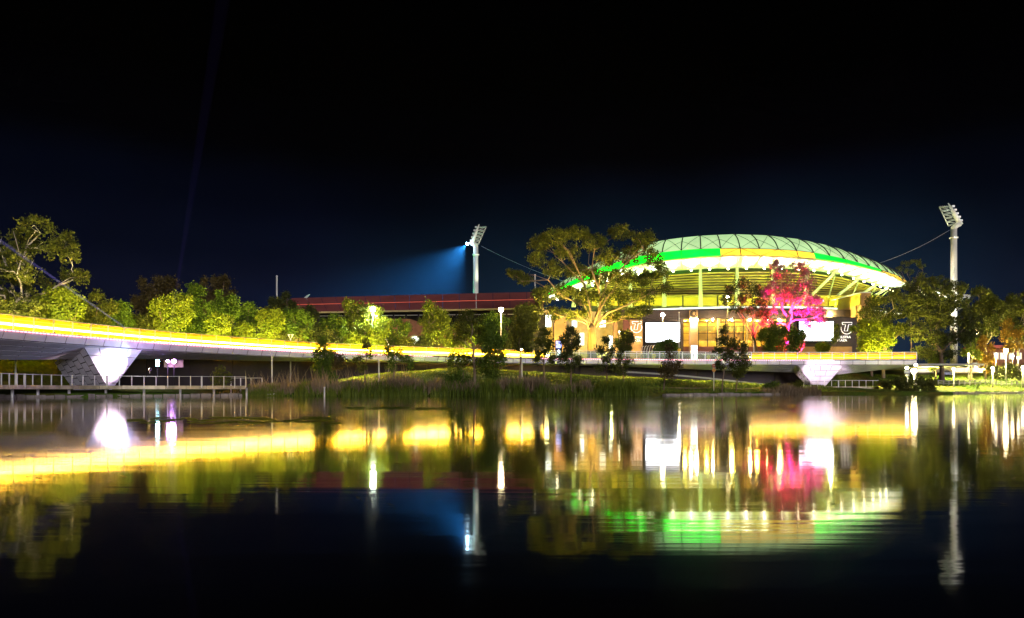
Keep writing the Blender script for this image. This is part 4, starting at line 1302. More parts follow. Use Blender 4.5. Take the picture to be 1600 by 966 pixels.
def auto_lobes(x0, x1, y0, y1, n, seed, taper=0.25):
    """an uneven crown filling a pixel box, lobes smaller towards the rim"""
    r = random.Random(seed); out = []
    cx, cy, rx, ry = (x0 + x1) / 2, (y0 + y1) / 2, (x1 - x0) / 2, (y1 - y0) / 2
    out.append((cx + rx * r.uniform(-0.15, 0.15), cy + ry * 0.1, rx * 0.42, ry * 0.5))
    for i in range(n):
        a = 2 * math.pi * (i + r.uniform(-0.35, 0.35)) / n
        f = r.uniform(0.48, 0.86); q = r.uniform(0.17, 0.36)
        w = 1 - taper * max(0, math.sin(a))
        out.append((cx + rx * f * w * math.cos(a), cy - ry * f * math.sin(a), rx * q, ry * q * r.uniform(0.8, 1.2)))
    for i in range(n // 2):
        a = r.uniform(0, 2 * math.pi); f = r.uniform(0.2, 0.6)
        out.append((cx + rx * f * math.cos(a), cy - ry * f * math.sin(a), rx * r.uniform(0.18, 0.28), ry * r.uniform(0.18, 0.28)))
    for i in range(n + 3):
        a = r.uniform(0.1, math.pi - 0.1) if i % 3 else r.uniform(0, 2 * math.pi)
        f = r.uniform(0.82, 1.06); q = r.uniform(0.07, 0.15)
        out.append((cx + rx * f * math.cos(a), cy - ry * f * math.sin(a), rx * q * 1.2, ry * q))
    return out

GB = 'trees behind the golden bridge'
# --- left end
tree('tall spreading gum with pale forked limbs at the left edge of the photo', 34, 112,
     [(62, 358, 30, 20), (34, 376, 26, 20), (95, 378, 26, 18), (112, 398, 22, 14), (62, 392, 26, 16), (10, 400, 24, 24), (124, 432, 14, 12), (104, 428, 18, 11), (20, 430, 28, 20), (58, 440, 30, 18), (-22, 380, 30, 26), (-25, 440, 30, 26), (86, 452, 22, 12), (12, 470, 32, 18)],
     'leaf_gum', 'bark_white', 0.42, 0.5, 0.62, 0.42, 0.5, 'gum_tree', limb=0.42, clump=0.7)
tree('second pale limbed gum leaning in front of the tall left gum', 22, 106, [(-5, 420, 22, 16), (28, 405, 20, 14), (45, 430, 16, 14), (-15, 455, 24, 16), (30, 462, 26, 14)], 'leaf_gum', 'bark_white', 0.4, 0.36, 0.4, 0.5, 0.5, 'gum_tree', clump=0.65)
tree('yellow green weeping tree under the tall left gum', 100, 108, auto_lobes(62, 138, 455, 515, 8, 1), 'leaf_lime', size=0.36, droop=0.8, zs=1.5, tr=0.25)
tree('low green shrub tree at the far left above the balustrade', 40, 104, auto_lobes(-10, 66, 470, 512, 7, 2), 'leaf_gum', size=0.36, tr=0.2)
tree('small dusky tree right of the yellow green weeping tree', 152, 118, auto_lobes(130, 176, 462, 516, 7, 3), 'leaf_gum', size=0.36, droop=0.6, tr=0.2)
tree('low green tree in the gap before the dark fig', 188, 122, auto_lobes(162, 210, 476, 522, 6, 4), 'leaf_green', size=0.36, tr=0.2)
tree('broad dark fig with bronze top left of the searchlight beam', 246, 158, auto_lobes(206, 296, 438, 520, 10, 5), 'leaf_brown', size=0.5, dens=1.2, tr=0.5, clump=0.9)
tree('bright yellow leafy tree below the broad dark fig', 272, 122, auto_lobes(238, 304, 462, 524, 9, 6), 'leaf_lime', size=0.36, dens=1.15, droop=0.5, tr=0.25)
tree('tall mid green tree right of the bright yellow tree', 304, 132, auto_lobes(286, 324, 450, 525, 8, 7), 'leaf_green', size=0.38, droop=0.5, tr=0.25)
tree('tall dark fig with bronze top behind the mid green trees', 330, 160, auto_lobes(302, 372, 436, 520, 9, 8), 'leaf_brown', size=0.5, dens=1.2, tr=0.5, clump=0.9)
tree('tall light green tree in front of the tall dark fig', 349, 134, auto_lobes(327, 370, 457, 528, 8, 9), 'leaf_green', size=0.38, droop=0.5, tr=0.25)
tree('little yellow weeping tree at the foot of the light green tree', 340, 124, auto_lobes(325, 357, 492, 526, 6, 10), 'leaf_lime', size=0.34, droop=0.8, zs=1.5, tr=0.16)
tree('rounded green tree between the tall dark fig and the flag pole', 386, 138, auto_lobes(366, 406, 478, 530, 7, 11), 'leaf_green', size=0.38, tr=0.22)
tree('bright yellow bushy tree under the flag pole', 420, 130, auto_lobes(400, 442, 483, 533, 8, 12), 'leaf_lime', size=0.36, dens=1.15, droop=0.6, tr=0.22)
tree('dark round topped tree at the end of the red roof', 440, 165, auto_lobes(418, 462, 460, 525, 8, 13), 'leaf_dark', size=0.46, dens=1.2, tr=0.35)
tree('pale green tree right of the bright yellow bushy tree', 464, 138, auto_lobes(440, 488, 486, 533, 8, 14), 'leaf_green', size=0.38, droop=0.5, tr=0.22)
tree('dark narrow tree against the red roof', 482, 160, auto_lobes(468, 498, 482, 528, 6, 15), 'leaf_dark', size=0.44, tr=0.25)
tree('round green tree left of the big yellow willow', 518, 142, auto_lobes(500, 542, 496, 540, 7, 16), 'leaf_green', size=0.38, tr=0.22)
tree('big yellow weeping willow under the white street lamp', 572, 140, [(556, 486, 16, 14), (580, 490, 20, 14), (548, 508, 14, 18), (572, 515, 22, 18), (598, 508, 14, 18), (560, 530, 18, 12), (590, 530, 18, 12), (545, 478, 10, 8)], 'leaf_lime', size=0.38, dens=1.15, droop=0.9, zs=1.7, tr=0.3)
tree('dark green tree right of the big yellow willow', 622, 146, auto_lobes(604, 640, 500, 545, 7, 18), 'leaf_green', size=0.38, tr=0.22)
tree('tall green tree overlapping the red roof right of the arch', 682, 142, [(672, 482, 12, 10), (684, 494, 16, 12), (668, 502, 14, 12), (694, 506, 12, 12), (680, 520, 20, 14), (668, 535, 16, 10), (698, 535, 14, 10)], 'leaf_lime', size=0.38, dens=1.1, droop=0.5, tr=0.28)
tree('low hedge tree between the tall green tree and the orange lamp', 716, 146, auto_lobes(700, 740, 508, 548, 6, 20), 'leaf_lime', size=0.38, tr=0.2)
tree('leafy tree just left of the big gum under the red roof', 818, 152, auto_lobes(798, 838, 478, 545, 8, 21), 'leaf_gum', size=0.4, tr=0.25)
tree('dark green tree behind the orange street lamp', 756, 158, auto_lobes(738, 796, 492, 545, 8, 22), 'leaf_green', size=0.42, tr=0.25)
# --- low shrubs that close the gaps of the row
for k, (px, w, top, lf, lb) in enumerate(((30, 50, 488, 'leaf_gum', 'low shrub mass along the balustrade below the left gums'), (140, 34, 494, 'leaf_green', 'low shrub mass between the yellow weeping tree and the dusky tree'), (222, 36, 496, 'leaf_gum', 'low shrub mass at the foot of the broad dark fig'),
        (318, 30, 504, 'leaf_green', 'low shrub mass between the yellow trees under the tall fig'), (372, 30, 508, 'leaf_lime', 'low shrub mass left of the bushy yellow tree'), (452, 34, 512, 'leaf_gum', 'low shrub mass behind the forked lamp post'),
        (500, 30, 518, 'leaf_dark', 'low shrub mass under the dark narrow tree'), (540, 30, 522, 'leaf_lime', 'low shrub mass left of the big willow skirt'), (612, 30, 524, 'leaf_gum', 'low shrub mass right of the big willow skirt'), (660, 26, 526, 'leaf_dark', 'low shrub mass right of the lit arch'), (790, 40, 522, 'leaf_gum', 'low shrub mass right of the orange lamp'))):
    tree(lb, px, 112 + px * 0.06, auto_lobes(px - w, px + w, top, top + 34, 8, 200 + k), lf, size=0.36, dens=1.0, tr=0.1, name='shrub', cat='shrub', fork=0.15)
# --- the great gum
tree('huge spreading river gum with glowing yellow trunk before the stadium', 925, 170,
     [(868, 372, 24, 14), (905, 362, 22, 12), (842, 380, 18, 14), (888, 392, 22, 14), (930, 378, 22, 14), (972, 362, 22, 13), (1004, 378, 22, 14), (985, 398, 24, 15), (950, 402, 22, 15), (1020, 402, 18, 14),
      (838, 405, 14, 12), (806, 428, 16, 7), (822, 438, 14, 8), (866, 420, 18, 14), (900, 424, 20, 14), (936, 430, 24, 16), (972, 434, 24, 16), (1006, 432, 20, 14), (1032, 425, 14, 14), (1038, 450, 11, 9),
      (850, 462, 22, 14), (880, 456, 22, 14), (912, 462, 24, 14), (950, 464, 24, 14), (985, 466, 22, 12), (1015, 462, 14, 10), (832, 484, 18, 12), (868, 488, 22, 10), (900, 492, 18, 10), (958, 492, 20, 10), (990, 492, 18, 9), (1010, 484, 14, 7)],
     'leaf_gum', 'bark_gum', 0.46, 0.92, 1.15, 0.30, 0.5, 'gum_tree', clump=0.8, limb=0.27, twigs=5)
# --- the pink tree and its neighbours
tree('tree floodlit magenta pink beside the right video screen', 1227, 180,
     [(1215, 415, 14, 9), (1245, 418, 14, 9), (1225, 430, 20, 10), (1262, 425, 10, 12), (1208, 448, 14, 12), (1240, 448, 20, 12), (1268, 445, 10, 10), (1222, 468, 18, 12), (1256, 466, 18, 12), (1276, 470, 10, 9), (1203, 486, 13, 9), (1252, 488, 9, 6), (1270, 488, 14, 9), (1282, 500, 9, 6), (1198, 505, 10, 8), (1262, 507, 9, 6), (1198, 460, 10, 9), (1284, 486, 9, 8)],
     'leaf_red', 'bark_pale', 0.42, 0.66, 0.62, 0.50, 0.3, 'pink_lit_tree', clump=0.7, limb=0.5)
tree('dark airy tree left of the pink tree behind the small orange lamp', 1185, 180, [(1142, 452, 12, 8), (1160, 444, 14, 8), (1135, 468, 10, 8), (1158, 466, 14, 9), (1180, 452, 14, 12), (1188, 472, 14, 10), (1172, 484, 14, 8), (1150, 484, 12, 6), (1192, 492, 12, 10)], 'leaf_dark', 'bark_pale', 0.42, 0.6, 0.35, 0.35, clump=0.65)
tree('rounded hedge left of the pink tree trunk', 1206, 169, auto_lobes(1188, 1228, 506, 556, 8, 31), 'leaf_green', size=0.36, dens=1.3, tr=0.2, name='hedge', cat='hedge', fork=0.2)
tree('rounded hedge right of the pink tree trunk', 1242, 169, auto_lobes(1230, 1258, 512, 556, 6, 32), 'leaf_green', size=0.36, dens=1.3, tr=0.2, name='hedge', cat='hedge', fork=0.2)
tree('bright green bush on the plaza below the left screen', 1038, 172, auto_lobes(1024, 1058, 533, 560, 6, 33), 'leaf_green', size=0.34, dens=1.2, tr=0.14, name='bush', cat='bush', fork=0.2)
tree('round topped clipped tree before the tan sign panel', 973, 168, auto_lobes(962, 988, 518, 552, 6, 34), 'leaf_dark', size=0.34, dens=1.3, tr=0.14)
tree('small lit shrub with bare twigs beside the right screen', 1286, 190, auto_lobes(1278, 1296, 535, 556, 5, 35), 'leaf_lime', size=0.34, dens=0.7, tr=0.1, name='bush', cat='bush')
tree('slender bright green sapling at the right screen edge', 1307, 200, [(1306, 512, 4, 6), (1308, 522, 4, 6), (1304, 530, 4, 5)], 'leaf_lime', size=0.36, dens=0.8, tr=0.1, name='sapling')
# --- right side
tree('yellow lit round tree at the bridge end below the timber box', 1362, 172, auto_lobes(1330, 1398, 500, 560, 9, 41), 'leaf_lime', size=0.4, dens=1.1, tr=0.3)
tree('tall leafy tree with golden flecks left of the dark tree', 1380, 184, [(1372, 470, 18, 14), (1398, 462, 18, 12), (1356, 488, 16, 12), (1384, 492, 20, 14), (1408, 486, 16, 14), (1366, 510, 16, 12), (1396, 514, 18, 12), (1416, 512, 12, 12)], 'leaf_gum', 'bark_pale', 0.44, 0.85, 0.4, 0.4)
tree('big dark tree standing on the lawn right of the bridge end', 1472, 178,
     [(1440, 452, 20, 12), (1425, 470, 20, 14), (1455, 472, 22, 14), (1482, 478, 20, 14), (1440, 495, 22, 16), (1470, 502, 24, 16), (1500, 500, 18, 16), (1432, 520, 18, 14), (1460, 530, 22, 14), (1492, 528, 22, 14), (1516, 520, 14, 12), (1448, 550, 16, 10), (1480, 552, 16, 8)],
     'leaf_dark', 'bark_dark', 0.46, 0.95, 0.55, 0.34, 0.5, clump=0.85)
tree('leafy crown in front of the white roof lattice', 1462, 205, [(1440, 438, 14, 10), (1462, 440, 16, 10), (1482, 446, 16, 10), (1500, 448, 10, 12), (1425, 448, 12, 8), (1470, 458, 20, 9), (1498, 466, 10, 8)], 'leaf_gum', 'bark_dark', 0.46, 0.62, 0.4, 0.6)
tree('wispy thin tree on the skyline right of the roof tip', 1424, 225, [(1412, 412, 8, 5), (1428, 408, 10, 4), (1438, 416, 7, 5), (1420, 424, 8, 5), (1406, 420, 5, 4)], 'leaf_gum', 'bark_dark', 0.42, 0.28, 0.2, 0.75, clump=0.6)
tree('small yellow tree at the lawn under the big dark tree', 1462, 190, auto_lobes(1450, 1478, 548, 580, 6, 45), 'leaf_lime', size=0.36, dens=0.9, tr=0.22)
tree('tall gum beyond the lawn right of the roof lattice', 1540, 212, auto_lobes(1508, 1566, 452, 540, 10, 46), 'leaf_gum', 'bark_pale', 0.5, 0.95, 0.4, 0.4, clump=0.9)
tree('tall gum at the right edge of the photo behind the orange tree', 1590, 220, auto_lobes(1560, 1630, 462, 550, 10, 47), 'leaf_gum', 'bark_pale', 0.5, 0.95, 0.4, 0.4, clump=0.9)
tree('glowing golden tree on the lawn behind the fence lamp', 1540, 196, auto_lobes(1522, 1556, 530, 580, 7, 48), 'leaf_orange', size=0.4, dens=0.9, tr=0.25)
tree('tall narrow orange autumn tree above the bright street lamp', 1580, 205, [(1578, 506, 8, 10), (1584, 522, 10, 10), (1572, 526, 8, 10), (1588, 538, 10, 8), (1574, 545, 9, 7)], 'leaf_orange', size=0.42, dens=0.9, tr=0.22)
tree('pale lit tree with thin trunk on the lawn behind the fence', 1517, 186, [(1506, 548, 10, 8), (1522, 545, 10, 8), (1514, 534, 10, 8), (1530, 555, 8, 6)], 'leaf_lime', 'bark_pale', 0.38, 0.6, 0.3, 0.55)
tree('low dark shrub bank on the lawn at the right edge', 1572, 196, auto_lobes(1540, 1612, 570, 592, 8, 50), 'leaf_dark', size=0.36, dens=1.2, tr=0.12, name='shrub', cat='shrub', fork=0.15)
# --- slim trees on the near bank, in front of the bridge
tree('slim weeping tree with dense green skirt left of the bronze tree', 508, 112, [(505, 535, 8, 8), (498, 552, 8, 12), (512, 555, 10, 14), (506, 575, 12, 14), (515, 590, 10, 10), (495, 570, 6, 8)], 'leaf_green', size=0.3, dens=0.95, droop=0.9, zs=1.7, tr=0.12, clump=0.55)
tree('bronze leaved small tree between the two green bank trees', 527, 116, [(522, 560, 10, 8), (534, 564, 9, 8), (527, 572, 12, 6), (518, 552, 8, 6)], 'leaf_brown', size=0.3, dens=0.7, tr=0.11, fork=0.5, clump=0.5)
tree('sparse thin bank tree left of the white lamp post', 570, 112, [(572, 538, 10, 8), (578, 552, 8, 8), (560, 562, 8, 8), (568, 575, 9, 6)], 'leaf_gum', size=0.3, dens=0.5, tr=0.12, fork=0.45, clump=0.5)
tree('forked leafy bank tree right of the white lamp post', 615, 114, [(612, 530, 6, 8), (608, 550, 8, 10), (622, 555, 10, 10), (636, 562, 10, 9), (612, 572, 8, 10), (640, 572, 6, 6)], 'leaf_green', size=0.3, dens=0.75, tr=0.14, fork=0.4, clump=0.5, droop=0.6)
tree('tall pale stemmed gum leaning over the reeds under the red roof', 742, 108, [(728, 492, 12, 9), (718, 508, 12, 9), (742, 500, 14, 10), (728, 522, 14, 10), (750, 520, 12, 10), (716, 530, 8, 8), (762, 530, 10, 9)], 'leaf_gum', 'bark_pale', 0.32, 0.7, 0.2, 0.62, 0.5, 'gum_tree', clump=0.55, limb=0.5)
tree('low weeping bank tree at the foot of the pale stemmed gum', 724, 112, [(712, 556, 12, 8), (730, 558, 12, 8), (720, 568, 10, 6), (704, 566, 6, 8), (745, 566, 10, 8)], 'leaf_lime', size=0.3, dens=0.7, tr=0.13, fork=0.5, droop=0.8, zs=1.5, clump=0.5)
tree('dark weeping she-oak right of the pale stemmed gum', 766, 106, [(766, 512, 12, 12), (758, 530, 12, 14), (778, 535, 12, 14), (766, 556, 14, 16), (782, 560, 10, 14), (754, 572, 10, 12), (772, 585, 14, 12)], 'leaf_green', size=0.3, dens=1.0, droop=1.0, zs=1.8, tr=0.16, clump=0.55)
tree('rounded green bank tree under the orange street lamp', 812, 116, [(815, 505, 12, 10), (804, 520, 10, 10), (824, 522, 12, 12), (812, 538, 14, 10), (828, 545, 8, 8)], 'leaf_gum', size=0.32, dens=0.85, tr=0.15, fork=0.55, clump=0.55)
tree('rounded green bank tree left of the blue kiosk', 850, 118, [(850, 520, 10, 9), (842, 534, 10, 10), (858, 538, 10, 10), (848, 550, 12, 8), (838, 560, 8, 8), (862, 562, 8, 8)], 'leaf_gum', size=0.32, dens=0.85, tr=0.14, fork=0.5, clump=0.55)
tree('dense dark bank tree in front of the glowing gum trunk', 892, 116, [(892, 520, 10, 9), (882, 530, 9, 9), (902, 532, 9, 10), (890, 546, 14, 10), (880, 560, 10, 8), (902, 562, 10, 8), (890, 575, 10, 8)], 'leaf_dark', size=0.32, dens=1.1, tr=0.14, fork=0.4, clump=0.55)
tree('loose dark bank tree right of the glowing gum trunk', 948, 116, [(946, 532, 7, 7), (940, 545, 8, 8), (956, 548, 8, 8), (948, 562, 9, 8), (938, 575, 7, 7), (956, 578, 7, 7)], 'leaf_dark', size=0.3, dens=0.8, tr=0.12, fork=0.4, clump=0.5)
tree('slim dark bank tree below the tan sign panel', 975, 114, [(974, 545, 7, 8), (968, 560, 8, 8), (980, 566, 8, 8), (974, 580, 8, 6), (962, 576, 6, 6)], 'leaf_gum', size=0.3, dens=0.7, tr=0.11, fork=0.4, clump=0.5)
tree('little bronze weeping tree on the lawn under the left screen', 1037, 115, [(1045, 545, 6, 6), (1048, 556, 6, 6), (1040, 570, 9, 7), (1052, 575, 10, 8), (1044, 586, 8, 8), (1060, 568, 6, 6), (1034, 578, 5, 6)], 'leaf_brown', size=0.3, dens=0.75, tr=0.1, fork=0.4, droop=0.8, zs=1.5, clump=0.5)
tree('dark leafy lawn tree in front of the glazed hall', 1128, 118, [(1132, 515, 6, 7), (1128, 532, 10, 9), (1145, 538, 11, 9), (1122, 550, 8, 9), (1140, 555, 12, 10), (1160, 545, 8, 8), (1158, 562, 10, 9), (1126, 570, 8, 8)], 'leaf_dark', 'bark_dark', 0.32, 0.8, 0.12, 0.4, 0.4, clump=0.52)
tree('second slim lawn tree beside the dark leafy one', 1150, 120, [(1146, 572, 9, 8), (1160, 576, 8, 8), (1152, 586, 9, 6), (1168, 566, 6, 6)], 'leaf_gum', size=0.32, dens=0.8, tr=0.12, fork=0.5, clump=0.52)
tree('round bush at the end of the boardwalk', 344, 96.6, [(345, 582, 8, 8), (338, 592, 8, 8), (352, 590, 8, 9), (346, 603, 12, 8), (335, 606, 7, 6)], 'leaf_gum', size=0.28, dens=1.0, tr=0.1, name='bush', cat='bush', clump=0.45, fork=0.25)
tree('dark rounded bush beside the reeds under the pale stemmed gum', 712, 100, [(705, 592, 10, 8), (718, 588, 10, 9), (728, 596, 10, 8), (712, 605, 14, 7)], 'leaf_green', size=0.28, dens=1.1, tr=0.1, name='bush', cat='bush', clump=0.45, fork=0.25)
tree('broad dark bush at the water edge right of the jetty', 1422, 141, [(1392, 602, 12, 8), (1410, 598, 14, 9), (1430, 598, 14, 9), (1448, 602, 12, 8), (1420, 609, 26, 6), (1458, 609, 8, 5)], 'leaf_dark', size=0.32, dens=1.5, tr=0.12, name='bush', cat='bush', clump=0.5, fork=0.2)
tree('small dark bush among the reeds left of the jetty', 1206, 134, [(1200, 604, 7, 6), (1212, 602, 8, 7), (1206, 610, 10, 5)], 'leaf_green', size=0.28, dens=1.2, tr=0.08, name='bush', cat='bush', clump=0.45, fork=0.2)
tree('small dark bush among the reeds against the jetty posts', 1246, 136, [(1240, 603, 7, 6), (1250, 601, 7, 7), (1246, 610, 9, 5)], 'leaf_gum', size=0.28, dens=1.2, tr=0.08, name='bush', cat='bush', clump=0.45, fork=0.2)
for k, (px, Y) in enumerate(((56, 102), (42, 104), (10, 103))):
    tree(('small shaded tree under the bridge behind the boardwalk lamp post', 'small shaded tree deepest under the near bridge end', 'small shaded tree under the bridge at the left photo edge')[k], px, Y, [(px, 578, 8, 7), (px + 7, 584, 7, 6), (px - 6, 584, 7, 6)], 'leaf_brown', size=0.3, dens=0.7, tr=0.1, clump=0.5, fork=0.6)

# ------------------------------------------------------------------ reeds, grass and lily pads: stuff
def blades(name, label, mat, spots, seed, kind='reeds'):
    """spots: list of (x, y, z, height); each a bent tapering blade"""
    r = np.random.default_rng(seed)
    s = np.array(spots); n = len(s)
    a = r.uniform(0, 2 * np.pi, n); w = r.uniform(0.018, 0.045, n); lean = r.uniform(0.05, 0.42, n) * s[:, 3]
    dx, dy = np.cos(a), np.sin(a); th = r.uniform(0, 2 * np.pi, n)
    lx, ly = np.cos(th) * lean, np.sin(th) * lean
    b = s[:, :3]; h = s[:, 3]
    def lv(f, bend, wf):
        p = b + np.c_[lx * bend, ly * bend, h * f]
        o = np.c_[dx * w * wf, dy * w * wf, np.zeros(n)]
        return p - o, p + o
    a0, a1 = lv(0, 0, 1); b0, b1 = lv(0.55, 0.3, 1.2); c0, c1 = lv(1.0, 1.0, 0.2)
    v = np.stack([a0, a1, b1, b0, b0, b1, c1, c0], axis=1).reshape(-1, 3)
    o = fast_quads(name, v, mat)
    tag(o, label, kind, kind='stuff')
    return o
def reed_spots(n, x0, x1, depth, hmin, hmax, patch, seed, off=0.3, want=None):
    r = random.Random(seed); out = []
    while len(out) < n:
        px = r.uniform(x0, x1)
        Yb = 97 if px < 900 else interp(px, [(900, 98), (1000, 101), (1190, 124), (1270, 132)])
        X = (px - 800) / FPX * Yb
        sy = shore_y(X); d = off + depth * r.random() ** 1.6
        u = X * 0.8 + patch * 9; i0 = math.floor(u); fr = u - i0
        hv = lambda k: random.Random(int(k) * 7919 + int(patch * 100)).random()
        p = (hv(i0) * (1 - fr) + hv(i0 + 1) * fr) * 0.75 + 0.25 * hv(i0 * 31 + math.floor(d * 1.2)) + 0.12 * math.sin(X * 0.35 + patch)
        p = max(0.05, min(1.0, 1.35 * p - 0.1))
        if r.random() > p: continue
        Y = sy + d
        hgt = r.uniform(hmin, hmax) * (0.45 + 0.65 * p) * (0.7 if px < 440 else 1.0)
        out.append((X + r.uniform(-.2, .2), Y, max(-0.1, ground_z(X, Y) - 0.05), hgt))
    return out
blades('dry_reeds', 'pale dry reeds along the middle of the bank', M['reed_dry'], reed_spots(10000, 362, 925, 6.5, 0.9, 2.4, 0.4, 1), 1)
blades('green_reeds', 'green rushes mixed along the bank and water edge', M['reed_green'], reed_spots(21000, 380, 1012, 8.0, 0.6, 2.0, 2.1, 2, -0.3), 2)
blades('tall_reeds', 'tall feathery reeds standing out before the dark wall', M['reed_dry'], reed_spots(260, 380, 700, 5, 3.0, 4.4, 1.0, 3), 3)
blades('jetty_reeds', 'brownish reeds between the lawn and the jetty', M['reed_dry'], reed_spots(2600, 1188, 1262, 3.5, 0.8, 1.9, 0.9, 4, -0.3), 4)
def grass_spots(n, seed):
    r = random.Random(seed); out = []
    while len(out) < n:
        X = r.uniform(-34, 66); sy = shore_y(X); d = 1 + r.random() ** 0.8 * max(8, bridge_y(X) - 6 - sy)
        out.append((X, sy + d, ground_z(X, sy + d) - 0.03, r.uniform(0.12, 0.34)))
    while len(out) < n * 1.5:
        X = r.uniform(90, 140); sy = shore_y(X); d = 0.6 + r.random() * 40
        out.append((X, sy + d, ground_z(X, sy + d) - 0.03, r.uniform(0.1, 0.26)))
    return out
blades('grass', 'short grass on the mound and the right hand lawn', M['reed_green'], grass_spots(26000, 5), 5, 'grass')

# floating weed on the water
r = random.Random(9); mb = MB()
for (x0, x1, y0, y1, n) in ((540, 640, 636, 640, 70), (650, 700, 637, 641, 35), (200, 520, 652, 662, 60)):
    for k in range(n):
        px, py = r.uniform(x0, x1), r.uniform(y0, y1); Y = FPX * CZ / (py - HOR); X = (px - 800) / FPX * Y
        rad = r.uniform(0.1, 0.32)
        mb.lathe((X, Y, 0.004), [(rad, 0), (rad * 0.9, 0.012)], 7, False)
tag(mb.build('duckweed', M['leaf_lime']), 'flat patches of floating weed in the middle of the river', 'weed', kind='stuff')

r = random.Random(19); mb = MB()
for k in range(260):
    Y = 6 + 70 * r.random() ** 1.5; X = r.uniform(-0.75, 0.75) * Y
    L_ = r.uniform(0.02, 0.06); a = r.uniform(0, math.pi)
    d = Vector((math.cos(a), math.sin(a), 0)) * L_; u = Vector((-math.sin(a), math.cos(a), 0)) * L_ * 0.4
    c = Vector((X, Y, 0.006))
    mb.quad(c - d, c + u, c + d + Vector((0, 0, 0.01)), c - u)
tag(mb.build('floating_leaves', M['leaf_brown']), 'scattered dead leaves drifting on the dark water', 'leaves', kind='stuff')

# ------------------------------------------------------------------ lamps
WARM, GOLD_L, WHITE_L = (1.0, 0.70, 0.25), (1.0, 0.84, 0.15), (0.90, 1.0, 0.85)
def street_lamp(label, px, py, Y, mat, color, power, r=0.42, pole_r=0.12, style='ball', name='street_lamp', base_py=None, group=None):
    p = at(px, py, Y); gz = ground_z(p.x, p.y) if base_py is None else CZ + (HOR - base_py) / FPX * Y
    t = thing(name, label, 'street lamp', (p.x, p.y, gz), group)
    MB().tube([(p.x, p.y, gz - 0.1), (p.x, p.y, gz + 0.5), (p.x, p.y, p.z - r * 0.8)], [pole_r * 1.7, pole_r, pole_r * 0.7], 8).build('pole', M['lamp_pole'], t)
    MB().lathe((p.x, p.y, p.z - r * 1.05), [(pole_r, 0), (pole_r * 2.2, 0.12), (pole_r * 1.5, 0.25)], 8).build('collar', M['steel'], t)
    MB().ball(p, r, 12, 8).build('globe', M[mat], t)
    MB().lathe((p.x, p.y, p.z + r * 0.85), [(r * 0.55, 0), (r * 0.4, 0.14), (0.04, 0.22)], 10).build('cap', M['steel'], t)
    if power:
        lamp_light('lamp_light', (p.x, p.y - r * 0.6, p.z - r - 0.1), color, power, t, 0.2, 'SPOT', (p.x, p.y - r * 0.6 - 1.0, p.z - 12), 142, 0.3)
    return t
street_lamp('white street lamp shining before the red roof above the yellow willow', 583, 483, 148, 'lamp_white', WHITE_L, 16000, 0.5)
street_lamp('orange street lamp on a tall pole before the red roof', 783, 484, 152, 'lamp_warm', WARM, 16000, 0.5)
street_lamp('orange street lamp above the left screen', 1035.5, 492, 205, 'lamp_warm', WARM, 5000, 0.55)
street_lamp('small golden street lamp in front of the slatted tier', 1137, 465, 192, 'lamp_warm', GOLD_L, 5000, 0.5)
street_lamp('brightest white globe lamp at the end of the bridge', 1428, 580, 148, 'lamp_warm', (1.0, 0.85, 0.5), 16000, 0.5)
street_lamp('globe lamp just above the brightest one at the bridge end', 1431, 571, 150, 'lamp_soft', WARM, 0, 0.32)
street_lamp('globe lamp beside the white sign boards', 1417, 575, 149, 'lamp_soft', WARM, 0, 0.32)
street_lamp('slim globe lamp in front of the fence under the big dark tree', 1490, 577, 160, 'lamp_soft', (1.0, 0.86, 0.35), 24000, 0.3)
street_lamp('slim globe lamp in front of the fence by the shrub bank', 1551, 575.5, 165, 'lamp_soft', (1.0, 0.86, 0.35), 24000, 0.3)
street_lamp('globe lamp at the right edge of the photo behind the fence', 1598, 574, 168, 'lamp_soft', (1.0, 0.86, 0.35), 12000, 0.3)
street_lamp('brightest white street lamp under the orange autumn tree', 1571.5, 548, 190, 'lamp_warm', (1.0, 0.80, 0.40), 70000, 0.5)
street_lamp('warm street lamp between the golden and orange trees', 1556, 554, 200, 'lamp_soft', WARM, 12000, 0.3)
street_lamp('warm street lamp right of the brightest one', 1582, 556, 202, 'lamp_soft', WARM, 3000, 0.35)
street_lamp('faint warm lamp high among the far right trees', 1591, 559, 206, 'lamp_soft', WARM, 2000, 0.3)
street_lamp('warm lamp beside the pale thin trunk on the lawn', 1513, 553, 188, 'lamp_soft', (1.0, 0.8, 0.3), 40000, 0.36)
street_lamp('bright golden lamp deep in the big dark tree', 1526, 520, 214, 'lamp_soft', (1.0, 0.85, 0.5), 4000, 0.5)
street_lamp('tiny red lamp right of the glowing gum trunk', 968, 519, 205, 'lamp_soft', (1.0, 0.5, 0.3), 500, 0.3)
street_lamp('golden lamp on the bridge between the bank trees', 815, 547, 152, 'lamp_warm', GOLD_L, 2500, 0.35)

